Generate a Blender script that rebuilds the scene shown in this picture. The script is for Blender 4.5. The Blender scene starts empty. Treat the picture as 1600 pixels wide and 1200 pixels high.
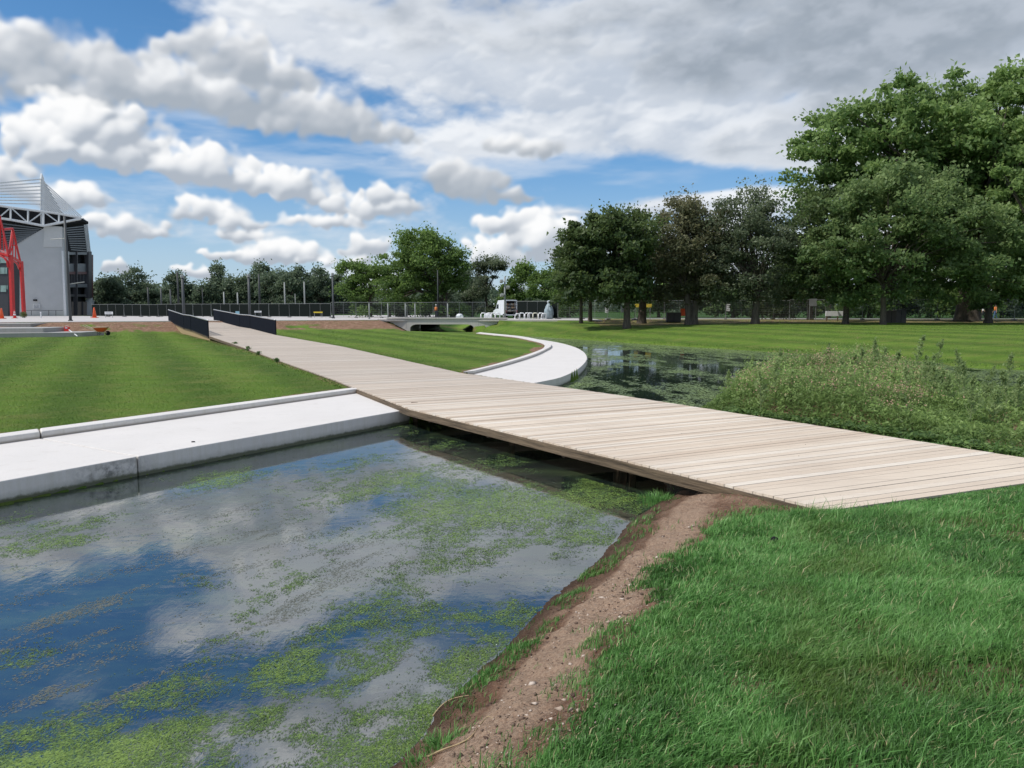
import bpy, math, random
import numpy as np
from math import radians as R
random.seed(7)
RNG = np.random.default_rng(11)
scn = bpy.context.scene
col = scn.collection

# ------------------------------------------------------------------ camera
E = 2.7; F = 1200.0; TH = math.atan(122/1200)
cam_d = bpy.data.cameras.new('camera'); cam = bpy.data.objects.new('camera', cam_d); col.objects.link(cam)
cam.location = (0, 0, E); cam.rotation_euler = (math.pi/2-TH, 0, 0)
cam_d.sensor_width = 36; cam_d.lens = 27.0; cam_d.clip_start = .05; cam_d.clip_end = 9000
scn.camera = cam
scn.render.resolution_x = 1024; scn.render.resolution_y = 768
scn.view_settings.view_transform = 'Standard'; scn.view_settings.look = 'None'; scn.view_settings.exposure = 0

CT, ST = math.cos(TH), math.sin(TH)
def ray(px, py):
    u = (px-800)/F; v = (600-py)/F
    return (u, CT+v*ST, -ST+v*CT)
def P(px, py, z=0.0):
    """ground point seen at a photo position, lying at height z"""
    d = ray(px, py); t = (z-E)/d[2]
    return (d[0]*t, d[1]*t)
def A(px, py, Y):
    d = ray(px, py); t = Y/d[1]
    return (d[0]*t, Y, E+d[2]*t)
def X(px, Y): return (px-800)/F*Y/ (CT)   # near enough on the horizon line

# ------------------------------------------------------------------ numpy noise
def hash2(ix, iy, s=0):
    h = (ix.astype(np.int64)*374761393 + iy.astype(np.int64)*668265263 + s*982451653) & 0x7fffffff
    h = ((h ^ (h >> 13))*1274126177) & 0x7fffffff
    return ((h ^ (h >> 16)) & 0xffff)/65535.0
def vnoise(x, y, s=0):
    ix = np.floor(x); iy = np.floor(y); fx = x-ix; fy = y-iy
    fx = fx*fx*(3-2*fx); fy = fy*fy*(3-2*fy)
    a = hash2(ix, iy, s); b = hash2(ix+1, iy, s); c = hash2(ix, iy+1, s); d = hash2(ix+1, iy+1, s)
    return (a*(1-fx)+b*fx)*(1-fy)+(c*(1-fx)+d*fx)*fy
def fbm(x, y, o=4, s=0):
    r = 0; a = .5; t = 0
    for i in range(o):
        r = r+a*vnoise(x*2**i+i*17.3, y*2**i-i*9.1, s+i); t += a; a *= .55
    return r/t
def sstep(a, b, x):
    t = np.clip((x-a)/(b-a), 0, 1); return t*t*(3-2*t)
def pl_dist(x, y, pts):
    best = np.full(x.shape, 1e9); bx0, bx1, by0, by1 = x.min(), x.max(), y.min(), y.max(); segs = []
    for (x0, y0), (x1, y1) in zip(pts[:-1], pts[1:]):
        gx_ = max(bx0-max(x0, x1), min(x0, x1)-bx1, 0); gy_ = max(by0-max(y0, y1), min(y0, y1)-by1, 0); segs.append((math.hypot(gx_, gy_), x0, y0, x1, y1))
    lo = min(q[0] for q in segs); segs = [q[1:] for q in segs if q[0] <= max(lo*1.5+3, 12 if bx1-bx0 < 60 else 1e9)]
    for x0, y0, x1, y1 in segs:
        dx, dy = x1-x0, y1-y0; L = dx*dx+dy*dy+1e-12
        t = np.clip(((x-x0)*dx+(y-y0)*dy)/L, 0, 1)
        best = np.minimum(best, np.hypot(x-x0-t*dx, y-y0-t*dy))
    return best
def inpoly(x, y, pts):
    r = np.zeros(x.shape, bool); n = len(pts)
    for i in range(n):
        x0, y0 = pts[i]; x1, y1 = pts[(i+1) % n]
        if y0 == y1: continue
        c = ((y0 > y) != (y1 > y)) & (x < (x1-x0)*(y-y0)/(y1-y0)+x0)
        r ^= c
    return r
def smooth(pts, n=6):
    """Catmull-Rom through points"""
    out = []; p = [pts[0]]+list(pts)+[pts[-1]]
    for i in range(1, len(p)-2):
        for k in range(n):
            t = k/n
            out.append(tuple(.5*((2*b)+(-a+c)*t+(2*a-5*b+4*c-d)*t*t+(-a+3*b-3*c+d)*t**3) for a, b, c, d in zip(p[i-1], p[i], p[i+1], p[i+2])))
    out.append(tuple(pts[-1])); return out

# ------------------------------------------------------------------ materials
def newmat(name):
    m = bpy.data.materials.new(name); m.use_nodes = True
    nt = m.node_tree; b = nt.nodes['Principled BSDF']; return m, nt, b
class NT:
    """little node helper"""
    def __init__(s, nt): s.nt = nt; s.n = nt.nodes; s.l = nt.links
    def new(s, t, **k):
        n = s.n.new(t)
        for a, v in k.items(): setattr(n, a, v)
        return n
    def put(s, sock, v):
        if v is None: return
        if isinstance(v, bpy.types.NodeSocket): s.l.new(v, sock)
        else: sock.default_value = v
    def math(s, op, a, b=None, c=None, clamp=False):
        n = s.new('ShaderNodeMath', operation=op, use_clamp=clamp)
        s.put(n.inputs[0], a); s.put(n.inputs[1], b); s.put(n.inputs[2], c); return n.outputs[0]
    def vmath(s, op, a, b=None, out=0, scale=None):
        n = s.new('ShaderNodeVectorMath', operation=op); s.put(n.inputs[0], a); s.put(n.inputs[1], b)
        if scale is not None: s.put(n.inputs['Scale'], scale)
        return n.outputs[out]
    def noise(s, vec, scale, detail=4, rough=.55, dist=0, out=0):
        n = s.new('ShaderNodeTexNoise'); s.put(n.inputs['Vector'], vec); s.put(n.inputs['Scale'], scale)
        s.put(n.inputs['Detail'], detail); s.put(n.inputs['Roughness'], rough); s.put(n.inputs['Distortion'], dist); return n.outputs[out]
    def ramp(s, f, stops, interp='LINEAR'):
        n = s.new('ShaderNodeValToRGB'); n.color_ramp.interpolation = interp; e = n.color_ramp.elements
        while len(e) < len(stops): e.new(.5)
        for q, (p, c) in zip(e, stops): q.position = p; q.color = tuple(c)+(1,) if len(c) == 3 else c
        s.put(n.inputs[0], f); return n.outputs[0]
    def mix(s, f, a, b, bt='MIX'):
        n = s.new('ShaderNodeMix', data_type='RGBA', blend_type=bt)
        s.put(n.inputs[0], f); s.put(n.inputs[6], a if not isinstance(a, tuple) or len(a) == 4 else a+(1,)); s.put(n.inputs[7], b if not isinstance(b, tuple) or len(b) == 4 else b+(1,)); return n.outputs[2]
    def maprange(s, v, a, b, c=0, d=1, interp='LINEAR', clamp=True):
        n = s.new('ShaderNodeMapRange', interpolation_type=interp, clamp=clamp)
        for i, q in enumerate((v, a, b, c, d)): s.put(n.inputs[i], q)
        return n.outputs[0]
    def mapping(s, vec, loc=(0,0,0), rot=(0,0,0), sc=(1,1,1), typ='POINT'):
        n = s.new('ShaderNodeMapping', vector_type=typ); s.put(n.inputs[0], vec)
        n.inputs[1].default_value = loc; n.inputs[2].default_value = rot; n.inputs[3].default_value = sc; return n.outputs[0]
    def bump(s, h, strength=.3, dist=.02):
        n = s.new('ShaderNodeBump'); s.put(n.inputs['Height'], h); n.inputs['Strength'].default_value = strength; n.inputs['Distance'].default_value = dist; return n.outputs[0]
    def attr(s, name, out=2):
        return s.new('ShaderNodeAttribute', attribute_name=name).outputs[out]
    def pos(s): return s.new('ShaderNodeNewGeometry').outputs['Position']
    def objc(s): return s.new('ShaderNodeTexCoord').outputs['Object']
    def sep(s, v):
        n = s.new('ShaderNodeSeparateXYZ'); s.put(n.inputs[0], v); return n.outputs
_mats = {}
def pmat(name, c, rough=.6, metal=0, var=.12, nscale=3.0, bump=0, bscale=30, coat=0):
    """general weathered paint/metal/plastic material with uneven tone"""
    if name in _mats: return _mats[name]
    m, nt, b = newmat(name); k = NT(nt); o = k.objc()
    f = k.noise(o, nscale, 6, .6)
    a = tuple(max(0, q*(1-var*1.4)) for q in c); d = tuple(min(1, q*(1+var)) for q in c)
    k.put(b.inputs['Base Color'], k.ramp(f, [(.25, a), (.75, d)]))
    k.put(b.inputs['Roughness'], k.maprange(f, .3, .7, max(.05, rough-.1), min(1, rough+.1)))
    b.inputs['Metallic'].default_value = metal
    if max(c) < .03: b.inputs['Specular IOR Level'].default_value = .1
    if coat: b.inputs['Coat Weight'].default_value = coat
    if bump: k.put(b.inputs['Normal'], k.bump(k.noise(o, bscale, 5), bump, .01))
    _mats[name] = m; return m

# ------------------------------------------------------------------ objects
def tag(o, label=None, cat=None, group=None, kind=None):
    if label: o['label'] = label
    if cat: o['category'] = cat
    if group: o['group'] = group
    if kind: o['kind'] = kind
    return o
def empty(name, loc=(0,0,0), rz=0, **k):
    o = bpy.data.objects.new(name, None); col.objects.link(o); o.location = loc; o.rotation_euler = (0, 0, rz); o.empty_display_size = .2
    tag(o, **k); return o
def mesh_np(name, verts, faces, mat, parent=None, smooth=False, fattr=None, vcol=None, loc=None):
    """faces: int array (n,k) of one arity, or list of such arrays"""
    if isinstance(faces, np.ndarray): faces = [faces]
    faces = [f for f in faces if len(f)]
    me = bpy.data.meshes.new(name); verts = np.asarray(verts, np.float32)
    me.vertices.add(len(verts)); me.vertices.foreach_set('co', verts.ravel())
    loops = np.concatenate([f.ravel() for f in faces]); cnt = np.concatenate([np.full(len(f), f.shape[1]) for f in faces])
    me.loops.add(len(loops)); me.loops.foreach_set('vertex_index', loops.astype(np.int32))
    me.polygons.add(len(cnt)); st = np.concatenate([[0], np.cumsum(cnt)[:-1]])
    me.polygons.foreach_set('loop_start', st.astype(np.int32))
    try: me.polygons.foreach_set('loop_total', cnt.astype(np.int32))
    except Exception: pass
    if smooth: me.polygons.foreach_set('use_smooth', np.ones(len(cnt), bool))
    me.update(calc_edges=True)
    if fattr is not None:
        a = me.attributes.new('tint', 'FLOAT', 'FACE'); a.data.foreach_set('value', np.asarray(fattr, np.float32))
    if vcol is not None:
        a = me.attributes.new('mask', 'FLOAT_COLOR', 'POINT'); a.data.foreach_set('color', np.asarray(vcol, np.float32).ravel())
    if mat: me.materials.append(mat)
    o = bpy.data.objects.new(name, me); col.objects.link(o); o.parent = parent
    if loc: o.location = loc
    return o
class MB:
    def __init__(s): s.v = []; s.f = []; s.t = []
    def add(s, vs, fs, tint=.5):
        n = len(s.v); s.v += [tuple(p) for p in vs]; s.f += [tuple(i+n for i in f) for f in fs]; s.t += [tint]*len(fs)
    def box(s, c, size, rz=0, tint=.5, rx=0):
        hx, hy, hz = [q/2 for q in size]; cc, ss = math.cos(rz), math.sin(rz); cx, sx = math.cos(rx), math.sin(rx); vs = []
        for x, y, z in [(-1,-1,-1),(1,-1,-1),(1,1,-1),(-1,1,-1),(-1,-1,1),(1,-1,1),(1,1,1),(-1,1,1)]:
            x, y, z = x*hx, y*hy, z*hz; y, z = y*cx-z*sx, y*sx+z*cx
            vs.append((c[0]+x*cc-y*ss, c[1]+x*ss+y*cc, c[2]+z))
        s.add(vs, [(0,3,2,1),(4,5,6,7),(0,1,5,4),(1,2,6,5),(2,3,7,6),(3,0,4,7)], tint); return s
    def hexa(s, p, tint=.5):
        s.add(p, [(0,3,2,1),(4,5,6,7),(0,1,5,4),(1,2,6,5),(2,3,7,6),(3,0,4,7)], tint); return s
    def prism(s, poly, z0, z1, tint=.5):
        n = len(poly); g0 = z0 if callable(z0) else (lambda x, y: z0); g1 = z1 if callable(z1) else (lambda x, y: z1)
        vs = [(x, y, g0(x, y)) for x, y in poly]+[(x, y, g1(x, y)) for x, y in poly]
        s.add(vs, [tuple(range(n))[::-1], tuple(range(n, 2*n))]+[(i, (i+1) % n, n+(i+1) % n, n+i) for i in range(n)], tint); return s
    def vprism(s, pts, off, tint=.5):
        """polygon of 3D points swept by an offset vector"""
        n = len(pts); q = [tuple(a+b for a, b in zip(p, off)) for p in pts]
        s.add(list(pts)+q, [tuple(range(n)), tuple(range(n, 2*n))[::-1]]+[(i, n+i, n+(i+1) % n, (i+1) % n) for i in range(n)], tint); return s
    def tube(s, pts, rad, n=6, cap=True, tint=.5):
        from mathutils import Vector as V
        pts = [V(p) for p in pts]; rad = rad if hasattr(rad, '__len__') else [rad]*len(pts); vs = []
        for i, p in enumerate(pts):
            d = (pts[min(i+1, len(pts)-1)]-pts[max(i-1, 0)]).normalized()
            a = V((0,0,1)) if abs(d.z) < .9 else V((1,0,0)); u = d.cross(a).normalized(); w = d.cross(u)
            for k in range(n):
                q = 2*math.pi*(k+.5)/n; vs.append(p+(u*math.cos(q)+w*math.sin(q))*rad[i])
        fs = [(i*n+k, i*n+(k+1) % n, (i+1)*n+(k+1) % n, (i+1)*n+k) for i in range(len(pts)-1) for k in range(n)]
        if cap: fs += [tuple(range(n))[::-1], tuple(range((len(pts)-1)*n, len(pts)*n))]
        s.add(vs, fs, tint); return s
    def lathe(s, prof, c=(0,0,0), n=16, tint=.5, sq=1, fold=None):
        vs = []
        for i, (r, z) in enumerate(prof):
            for k in range(n):
                q = 2*math.pi*k/n; rr = r*(1 if fold is None else fold(q, z)); vs.append((c[0]+rr*math.cos(q), c[1]+rr*math.sin(q)*sq, c[2]+z))
        fs = [(i*n+k, i*n+(k+1) % n, (i+1)*n+(k+1) % n, (i+1)*n+k) for i in range(len(prof)-1) for k in range(n)]
        fs += [tuple(range(n))[::-1], tuple(range((len(prof)-1)*n, len(prof)*n))]
        s.add(vs, fs, tint); return s
    def build(s, name, mat, parent=None, smooth=False, loc=None, bevel=0):
        me = bpy.data.meshes.new(name); me.from_pydata(s.v, [], s.f)
        if mat: me.materials.append(mat)
        if smooth: me.polygons.foreach_set('use_smooth', [True]*len(me.polygons))
        a = me.attributes.new('tint', 'FLOAT', 'FACE'); a.data.foreach_set('value', s.t); me.update()
        o = bpy.data.objects.new(name, me); col.objects.link(o); o.parent = parent
        if loc: o.location = loc
        if bevel:
            b = o.modifiers.new('bevel', 'BEVEL'); b.width = bevel; b.segments = 2; b.limit_method = 'ANGLE'
        return o
def kids(o): return [c for c in bpy.data.objects if c.parent == o]
def copy_tree(o, parent=None):
    c = o.copy(); col.objects.link(c); c.parent = parent
    for ch in kids(o): copy_tree(ch, c)
    return c

# ================================================================== PLAN OF THE PLACE
S_near = smooth([(-14,-17), (-7,-6), (-2.2,1.6), P(612,1200), P(690,1100), P(790,1010), P(860,935), P(930,878), P(985,815), P(1035,778), (2.35,11.6), (3.1,14.5), (4.2,18.2), P(1092,641), P(1180,608), P(1320,590), (13.6,26.2), (14.2,23.4), (15.6,20.6), (26,16), (60,9), (110,4)], 5)
S_left = [(-24,-18.5)] + [P(0,757,.3), P(215,715,.3), P(641,640,.3)] + smooth([P(641,640,.3), P(830,600,.3), P(880,589,.3), P(906,575,.3), P(917,559,.3), P(905,546,.3), P(878,537,.3), P(840,530.5,.3), P(790,524.5,.3), P(748,520.5,.3), (-7.0,79)], 5)[1:]
S_left2 = [(-7.0-3.6,79), (-13,90), (-19,112)]
S_right = [(-12,112), (-6,90), (-3.9,79)] + smooth([P(752,521.5), P(830,526), P(900,530.5), P(1000,537.5), P(1150,547), P(1300,556), P(1450,566.5), P(1600,579), (40,27.5), (70,22), (110,18)], 5)
BX0, BX1, BY = -10.6, -3.9, 79.0
S_left = S_left[:-5]+[P(748,520.5,.3), (-6.5,69.6), (-9.6,72.5), (-10.6,79)]
S_left2 = [(-10.6,79), (-13,90), (-19,112)]
WPOLY = S_near + S_right[::-1] + S_left2[::-1] + S_left[::-1]

# boardwalk edges (x, y, z)
zk = .45
L_ = [(*P(1297,797,zk), zk), (*P(970,717,zk), zk), (*P(640,638,zk), zk), (*P(515,590.5,zk), zk), (*P(430,561,zk), zk), (*P(383,543.5,.5), .5), (*P(327,524.6,.73), .73)]
R_ = [(*P(1736,736,zk), zk), (*P(1340,674.5,zk), zk), (2.75,19.3,zk), (*P(722,583,zk), zk), (*P(607,557.5,zk), zk), (*P(535,541.5,.5), .5), (*P(430,523.2,.73), .73)]
ud = (-.49, .872)
def ramp(p, q):
    return [(p[0]+ud[0]*s, p[1]+ud[1]*s, z) for s, z in ((9,.95), (13.5,.97), (q,1.32))]
L_ += ramp(L_[-1], 25.5); R_ += ramp(R_[-1], 27.5)
def resample(pts, tot):
    out = []; seg = len(pts)-1
    for i in range(seg):
        a, b = np.array(pts[i]), np.array(pts[i+1])
        for k in range(tot[i]): out.append(a+(b-a)*k/tot[i])
    out.append(np.array(pts[-1])); return out
cnt = [max(2, int(round(np.linalg.norm(np.array(L_[i+1])[:2]-np.array(L_[i])[:2])/.148))) for i in range(len(L_)-1)]
Lp, Rp = resample(L_, cnt), resample(R_, cnt)
DECK = [p[:2] for p in L_]+[p[:2] for p in R_[::-1]]

outer = smooth([P(822,601.5,.3), P(850,596.5,.3), P(880,589,.3), P(906,575,.3), P(917,559,.3), P(905,546,.3), P(878,537,.3), P(840,530.5,.3), P(790,524.8,.3), P(757,521.5,.3)], 6)
inner = smooth([P(740,584,.33), P(790,571,.33), P(832,558,.33), P(852,549,.33), P(861,543,.33), P(857,537.5,.33), P(838,532,.33), P(810,527,.33), P(775,523.5,.33), P(750,521,.33)], 6)
innb = smooth([P(724,581,.43), P(770,570,.43), P(812,558,.43), P(838,549,.43), P(850,543,.43), P(848,537,.43), P(826,531,.43), P(800,526.2,.43), P(767,523,.43), P(744,520.5,.43)], 6)
KF0, KF1 = P(0,693,.33), P(563,613,.33); KB0, KB1 = P(0,677,.445), P(549,605.5,.445)
LEDGES = [[(-24,-18.5), P(641,640,.3), KB1, (KB0[0]-5*(KB1[0]-KB0[0]), KB0[1]-5*(KB1[1]-KB0[1]))], outer+innb[::-1]]
JT = P(215,715,.3)
# plaza front edge
PE = [(-140,48), (-80,60.5), (*P(0,503.5,1.3),), (-27,73.6), (BX0-2.4,78.6), (BX0,BY), (BX1,BY), (0,78.5), (14,76), (45,72), (120,66)]
def Zp(y): return 1.3-np.clip((y-82)*.0081, 0, .55)
PEpoly = PE+[(120,400), (-140,400)]

def ground_h(x, y):
    x = np.asarray(x, float); y = np.asarray(y, float)
    inw = inpoly(x, y, WPOLY)
    dn = pl_dist(x, y, S_near); dl = np.minimum(pl_dist(x, y, S_left), pl_dist(x, y, S_left2)); dr = pl_dist(x, y, S_right)
    s = np.minimum(np.minimum(dn, dl), dr)
    side = np.where(dn <= np.minimum(dl, dr), 0, np.where(dl <= dr, 1, 2))
    # a far point takes its side from where it stands
    n1 = fbm(x*.35, y*.35, 4, 3)-.5; n2 = fbm(x*2.2, y*2.2, 4, 5)-.5; n3 = fbm(x*9, y*9, 3, 8)-.5
    # near bank
    dd = (x-3.5)*.4+(y-8.5)*-.917
    Hn = .40+np.clip(dd, 0, 9)*.103+n1*.10*sstep(0, 2, dd)+n2*.05*sstep(0, .8, dd)
    Hn = np.where((dd < 0), .38+np.clip(n1, -.3, .3)*.1, Hn)
    w = 1.5
    t = np.clip(s/w, 0, 1)
    hn = Hn*(1-(1-t)**1.7)+(fbm(x*5, y*5, 3, 97)-.5)*.10*sstep(0, .15, s)*(1-sstep(.4, .9, s))+n2*.10*sstep(0, .3, s)*(1-sstep(1.2, 2.2, s))+n3*.055*(1-sstep(1.3, 2.2, s))
    # lawn side
    dp = pl_dist(x, y, PE); inp = inpoly(x, y, PEpoly)
    hl = .40+n1*.03+.0*s
    emb = 1-sstep(.3, 7.5, dp+n1*1.5)
    lit = sstep(-62, -50, x)
    hl = hl+emb*.86
    for L0, kl in ((LEDGES[0], [LEDGES[0][2], LEDGES[0][3]]), (LEDGES[1], innb)):
        hl = np.where(inpoly(x, y, L0) & (pl_dist(x, y, kl) > .12), np.minimum(hl, .02), hl)
    hl = np.where(y > 60, np.minimum(hl, .03+s*.42), hl)
    # right bank
    hr = 1.20*(1-np.exp(-(s/(7.5-4.6*sstep(60, 74, y)*sstep(14, 4, x)))**1.15))+n1*.08*sstep(0,4,s)+n2*.03
    h = np.where(side == 0, hn, np.where(side == 1, hl, hr))
    zp = Zp(y)-.05
    h = np.where(inp & (side != 0), np.where(s < 5, np.minimum(zp, np.where(y > BY+.5, s*.6, zp)), zp), h)
    back = sstep(60, 95, y)*(side == 2)
    h = np.where((side == 2) & (~inp), np.minimum(h, zp), h)
    h = h+np.where((side == 0) & (s < 2.4), (fbm(x*26, y*26, 3, 9)-.5)*.022*sstep(0, .2, s), 0)
    h = np.where(inw, -np.clip(s*.55, 0, .9)-.02, h)
    return h, s, side, inw, dp, inp, n1, n2

# ================================================================== MATERIALS OF THE SETTING
def m_ground():
    m, nt, b = newmat('ground'); k = NT(nt); p = k.pos(); at = k.new('ShaderNodeAttribute', attribute_name='mask')
    s3 = k.new('ShaderNodeSeparateColor'); k.l.new(at.outputs['Color'], s3.inputs[0]); soil, lawn, emb = s3.outputs
    n_big = k.noise(p, .35, 5, .6); n_mid = k.noise(p, 3, 6, .65); n_fine = k.noise(p, 45, 4, .7); n_mic = k.noise(p, 160, 3, .7)
    # near ground below the blades
    g_near = k.ramp(k.math('ADD', k.math('MULTIPLY', n_mid, .5), k.math('MULTIPLY', n_fine, .5)), [(.3, (.018,.045,.010)), (.55, (.035,.085,.016)), (.75, (.06,.12,.025))])
    # mown lawn, with the mower's bands
    q = k.mapping(p, rot=(0,0,R(-27)))
    w = k.math('SINE', k.math('MULTIPLY', k.sep(k.vmath('ADD', q, k.vmath('SCALE', k.noise(p, .5, 2, .5, out=1), scale=.8)))[0], 2.1))
    st = k.maprange(w, -.8, .8, 0, 1)
    streak = k.noise(k.mapping(p, sc=(.25, 1.2, 1), rot=(0,0,R(14))), 1.1, 6, .7)
    gl = k.mix(k.maprange(streak, .3, .72), (.095,.185,.024), (.185,.295,.045))
    gl = k.mix(k.math('MULTIPLY', k.math('SUBTRACT', 1.0, st), .65), gl, (.028,.080,.013))
    gl = k.mix(k.maprange(n_fine, .35, .7, 0, .5), gl, (.15,.19,.05))
    gl = k.mix(k.maprange(k.noise(p, 11, 5, .75), .56, .75, 0, .6), gl, (.03,.06,.012))
    gl = k.mix(k.maprange(n_mid, .58, .72, 0, .45), gl, (.15,.13,.06))
    gl = k.mix(k.maprange(n_big, .35, .65, .0, .5), gl, (.10,.19,.02)); gl = k.mix(k.maprange(k.noise(p, .9, 6, .7), .48, .68, 0, .6), gl, (.20,.215,.06))
    g = k.mix(lawn, g_near, gl)
    # bare soil, paler where it is trodden dry
    so = k.ramp(n_mid, [(.25, (.13,.068,.043)), (.5, (.265,.155,.100)), (.7, (.42,.28,.195))])
    so = k.mix(k.maprange(n_fine, .52, .66, 0, .75), so, (.38,.28,.20))
    so = k.mix(k.maprange(n_mic, .52, .64, 0, .75), so, (.045,.026,.017))
    z = k.sep(p)[2]
    wet = k.maprange(z, .02, .26, .72, 0); so = k.mix(wet, so, (.028,.020,.014))
    pale = k.maprange(k.math('ADD', emb, k.math('MULTIPLY', k.math('SUBTRACT', n_mid, .5), .8)), .35, .8); 
    fr = k.math('MULTIPLY', k.math('SUBTRACT', k.noise(p, 7, 6, .7), .5), 1.3)
    f = k.maprange(k.math('ADD', soil, fr), .42, .58)
    so = k.mix(k.math('MULTIPLY', pale, .75), so, k.ramp(n_fine, [(.3,(.32,.21,.145)), (.55,(.52,.375,.27)), (.8,(.62,.49,.37))]))
    c = k.mix(f, g, so)
    k.put(b.inputs['Base Color'], c); b.inputs['Roughness'].default_value = .95; b.inputs['Specular IOR Level'].default_value = .15
    h = k.math('ADD', k.math('MULTIPLY', n_fine, .6), k.math('ADD', n_mid, k.math('MULTIPLY', n_mic, .3)))
    cl_ = k.new('ShaderNodeTexVoronoi'); k.put(cl_.inputs['Vector'], k.vmath('ADD', p, k.vmath('SCALE', k.noise(p, 8, 3, .5, out=1), scale=.08))); cl_.inputs['Scale'].default_value = 14; h = k.math('SUBTRACT', h, k.math('MULTIPLY', cl_.outputs[0], .7))
    k.put(b.inputs['Normal'], k.bump(h, 1.0, .06))
    return m
def m_water():
    m, nt, b = newmat('water'); k = NT(nt); p = k.pos()
    n = k.noise(k.mapping(p, rot=(0,0,R(-60)), sc=(.35,1,1)), 3.5, 7, .68, .6)
    film = k.noise(k.mapping(p, rot=(0,0,R(-60)), sc=(.3,1.1,1)), 9, 6, .75, 1.0)
    murk = k.ramp(n, [(.38, (.006,.010,.013)), (.62, (.018,.032,.022))])
    weedy = k.noise(k.mapping(p, rot=(0,0,R(-60)), sc=(.5,1,1)), 1.1, 8, .72, .8); murk = k.mix(k.maprange(weedy, .50, .66, 0, .75), murk, (.045,.070,.030))
    c = k.mix(k.maprange(film, .62, .75, 0, .55), murk, (.10,.12,.085))
    k.put(b.inputs['Base Color'], c)
    k.put(b.inputs['Roughness'], k.maprange(film, .5, .72, .02, .22))
    b.inputs['IOR'].default_value = 3.9
    rip = k.noise(k.mapping(p, rot=(0,0,R(20)), sc=(1,.35,1)), 2.2, 5, .55)
    rip2 = k.noise(p, 14, 4, .6)
    h = k.math('ADD', rip, k.math('MULTIPLY', rip2, .12))
    k.put(b.inputs['Normal'], k.bump(h, .13, .02))
    return m
def m_concrete(name, base=(.66,.635,.61), moss=True, dirt=.25):
    m, nt, b = newmat(name); k = NT(nt); p = k.pos()
    n = k.noise(p, .8, 6, .6); f = k.noise(p, 22, 6, .7)
    c = k.mix(k.maprange(n, .3, .7, 0, .5), base, tuple(q*.86 for q in base))
    c = k.mix(k.maprange(f, .5, .8, 0, dirt), c, tuple(q*.62 for q in base))
    st = k.noise(k.mapping(p, sc=(3,3,.25)), 3, 5, .7)
    nz = k.math('ABSOLUTE', k.sep(k.new('ShaderNodeNewGeometry').outputs['Normal'])[2])
    side = k.maprange(nz, .3, .8, 1, 0)
    c = k.mix(k.math('MULTIPLY', k.maprange(st, .45, .7, .15, .7), side), c, tuple(a*q for a, q in zip(base, (.78,.77,.68))))
    sp = k.new('ShaderNodeTexVoronoi'); k.put(sp.inputs['Vector'], p); sp.inputs['Scale'].default_value = 9
    c = k.mix(k.maprange(sp.outputs[0], .02, .045, .55, 0), c, (.14,.12,.09))
    if name == 'pale_concrete':
        d_ = k.vmath('LENGTH', k.vmath('MULTIPLY', k.vmath('SUBTRACT', p, (JT[0]-.25, JT[1]-.35, .12)), (1,1,1.6)), out=1)
        stn = k.math('MULTIPLY', k.maprange(d_, .1, .75, 1, 0), k.maprange(k.noise(p, 6, 6, .7), .42, .6)); c = k.mix(k.math('MULTIPLY', stn, side), c, (.17,.165,.155))
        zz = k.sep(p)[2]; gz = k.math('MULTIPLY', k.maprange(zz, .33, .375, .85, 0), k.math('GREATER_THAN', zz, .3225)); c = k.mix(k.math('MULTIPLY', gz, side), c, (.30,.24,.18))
        ft = k.noise(k.mapping(p, sc=(1,1,1)), 2.6, 7, .72); c = k.mix(k.maprange(ft, .55, .75, 0, .35), c, (.42,.38,.33))
    if moss:
        z = k.sep(p)[2]; mz = k.math('ADD', z, k.math('MULTIPLY', k.math('SUBTRACT', k.noise(p, 9, 5, .7), .5), .09))
        c = k.mix(k.maprange(mz, .045, .085, 1, 0), c, (.040,.048,.014))
        c = k.mix(k.math('MULTIPLY', k.maprange(mz, .06, .17, .45, 0), side), c, (.20,.21,.15))
    k.put(b.inputs['Base Color'], c); b.inputs['Roughness'].default_value = .85
    k.put(b.inputs['Normal'], k.bump(k.math('ADD', f, k.math('MULTIPLY', n, .5)), .25, .008)); return m
def m_planks():
    m, nt, b = newmat('deck_timber'); k = NT(nt); p = k.pos(); t = k.attr('tint')
    q = k.mapping(p, rot=(0,0,R(-26)), sc=(.35,11,1))
    g = k.noise(q, 2.2, 6, .7); n = k.noise(p, .5, 4, .6); sp = k.noise(p, 16, 4, .7)
    c = k.ramp(t, [(0, (.42,.32,.235)), (.35, (.58,.47,.365)), (.7, (.68,.585,.475)), (1, (.76,.70,.61))])
    c = k.mix(k.maprange(g, .45, .75, 0, .55), c, (.36,.28,.21))
    y = k.sep(p)[1]
    c = k.mix(k.maprange(y, 15, 24, 0, .55), c, (.40,.355,.315))
    c = k.mix(k.maprange(n, .4, .7, 0, .3), c, (.40,.33,.27))
    c = k.mix(k.maprange(sp, .66, .74, 0, .5), c, (.16,.12,.09))
    k.put(b.inputs['Base Color'], c); b.inputs['Roughness'].default_value = .8
    # ribs along the boards
    rb = k.math('SINE', k.math('MULTIPLY', k.sep(k.mapping(p, rot=(0,0,R(-25.5))))[1], 300))
    k.put(b.inputs['Normal'], k.bump(k.math('ADD', k.math('MULTIPLY', rb, .3), g), .35, .006)); return m
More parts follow.
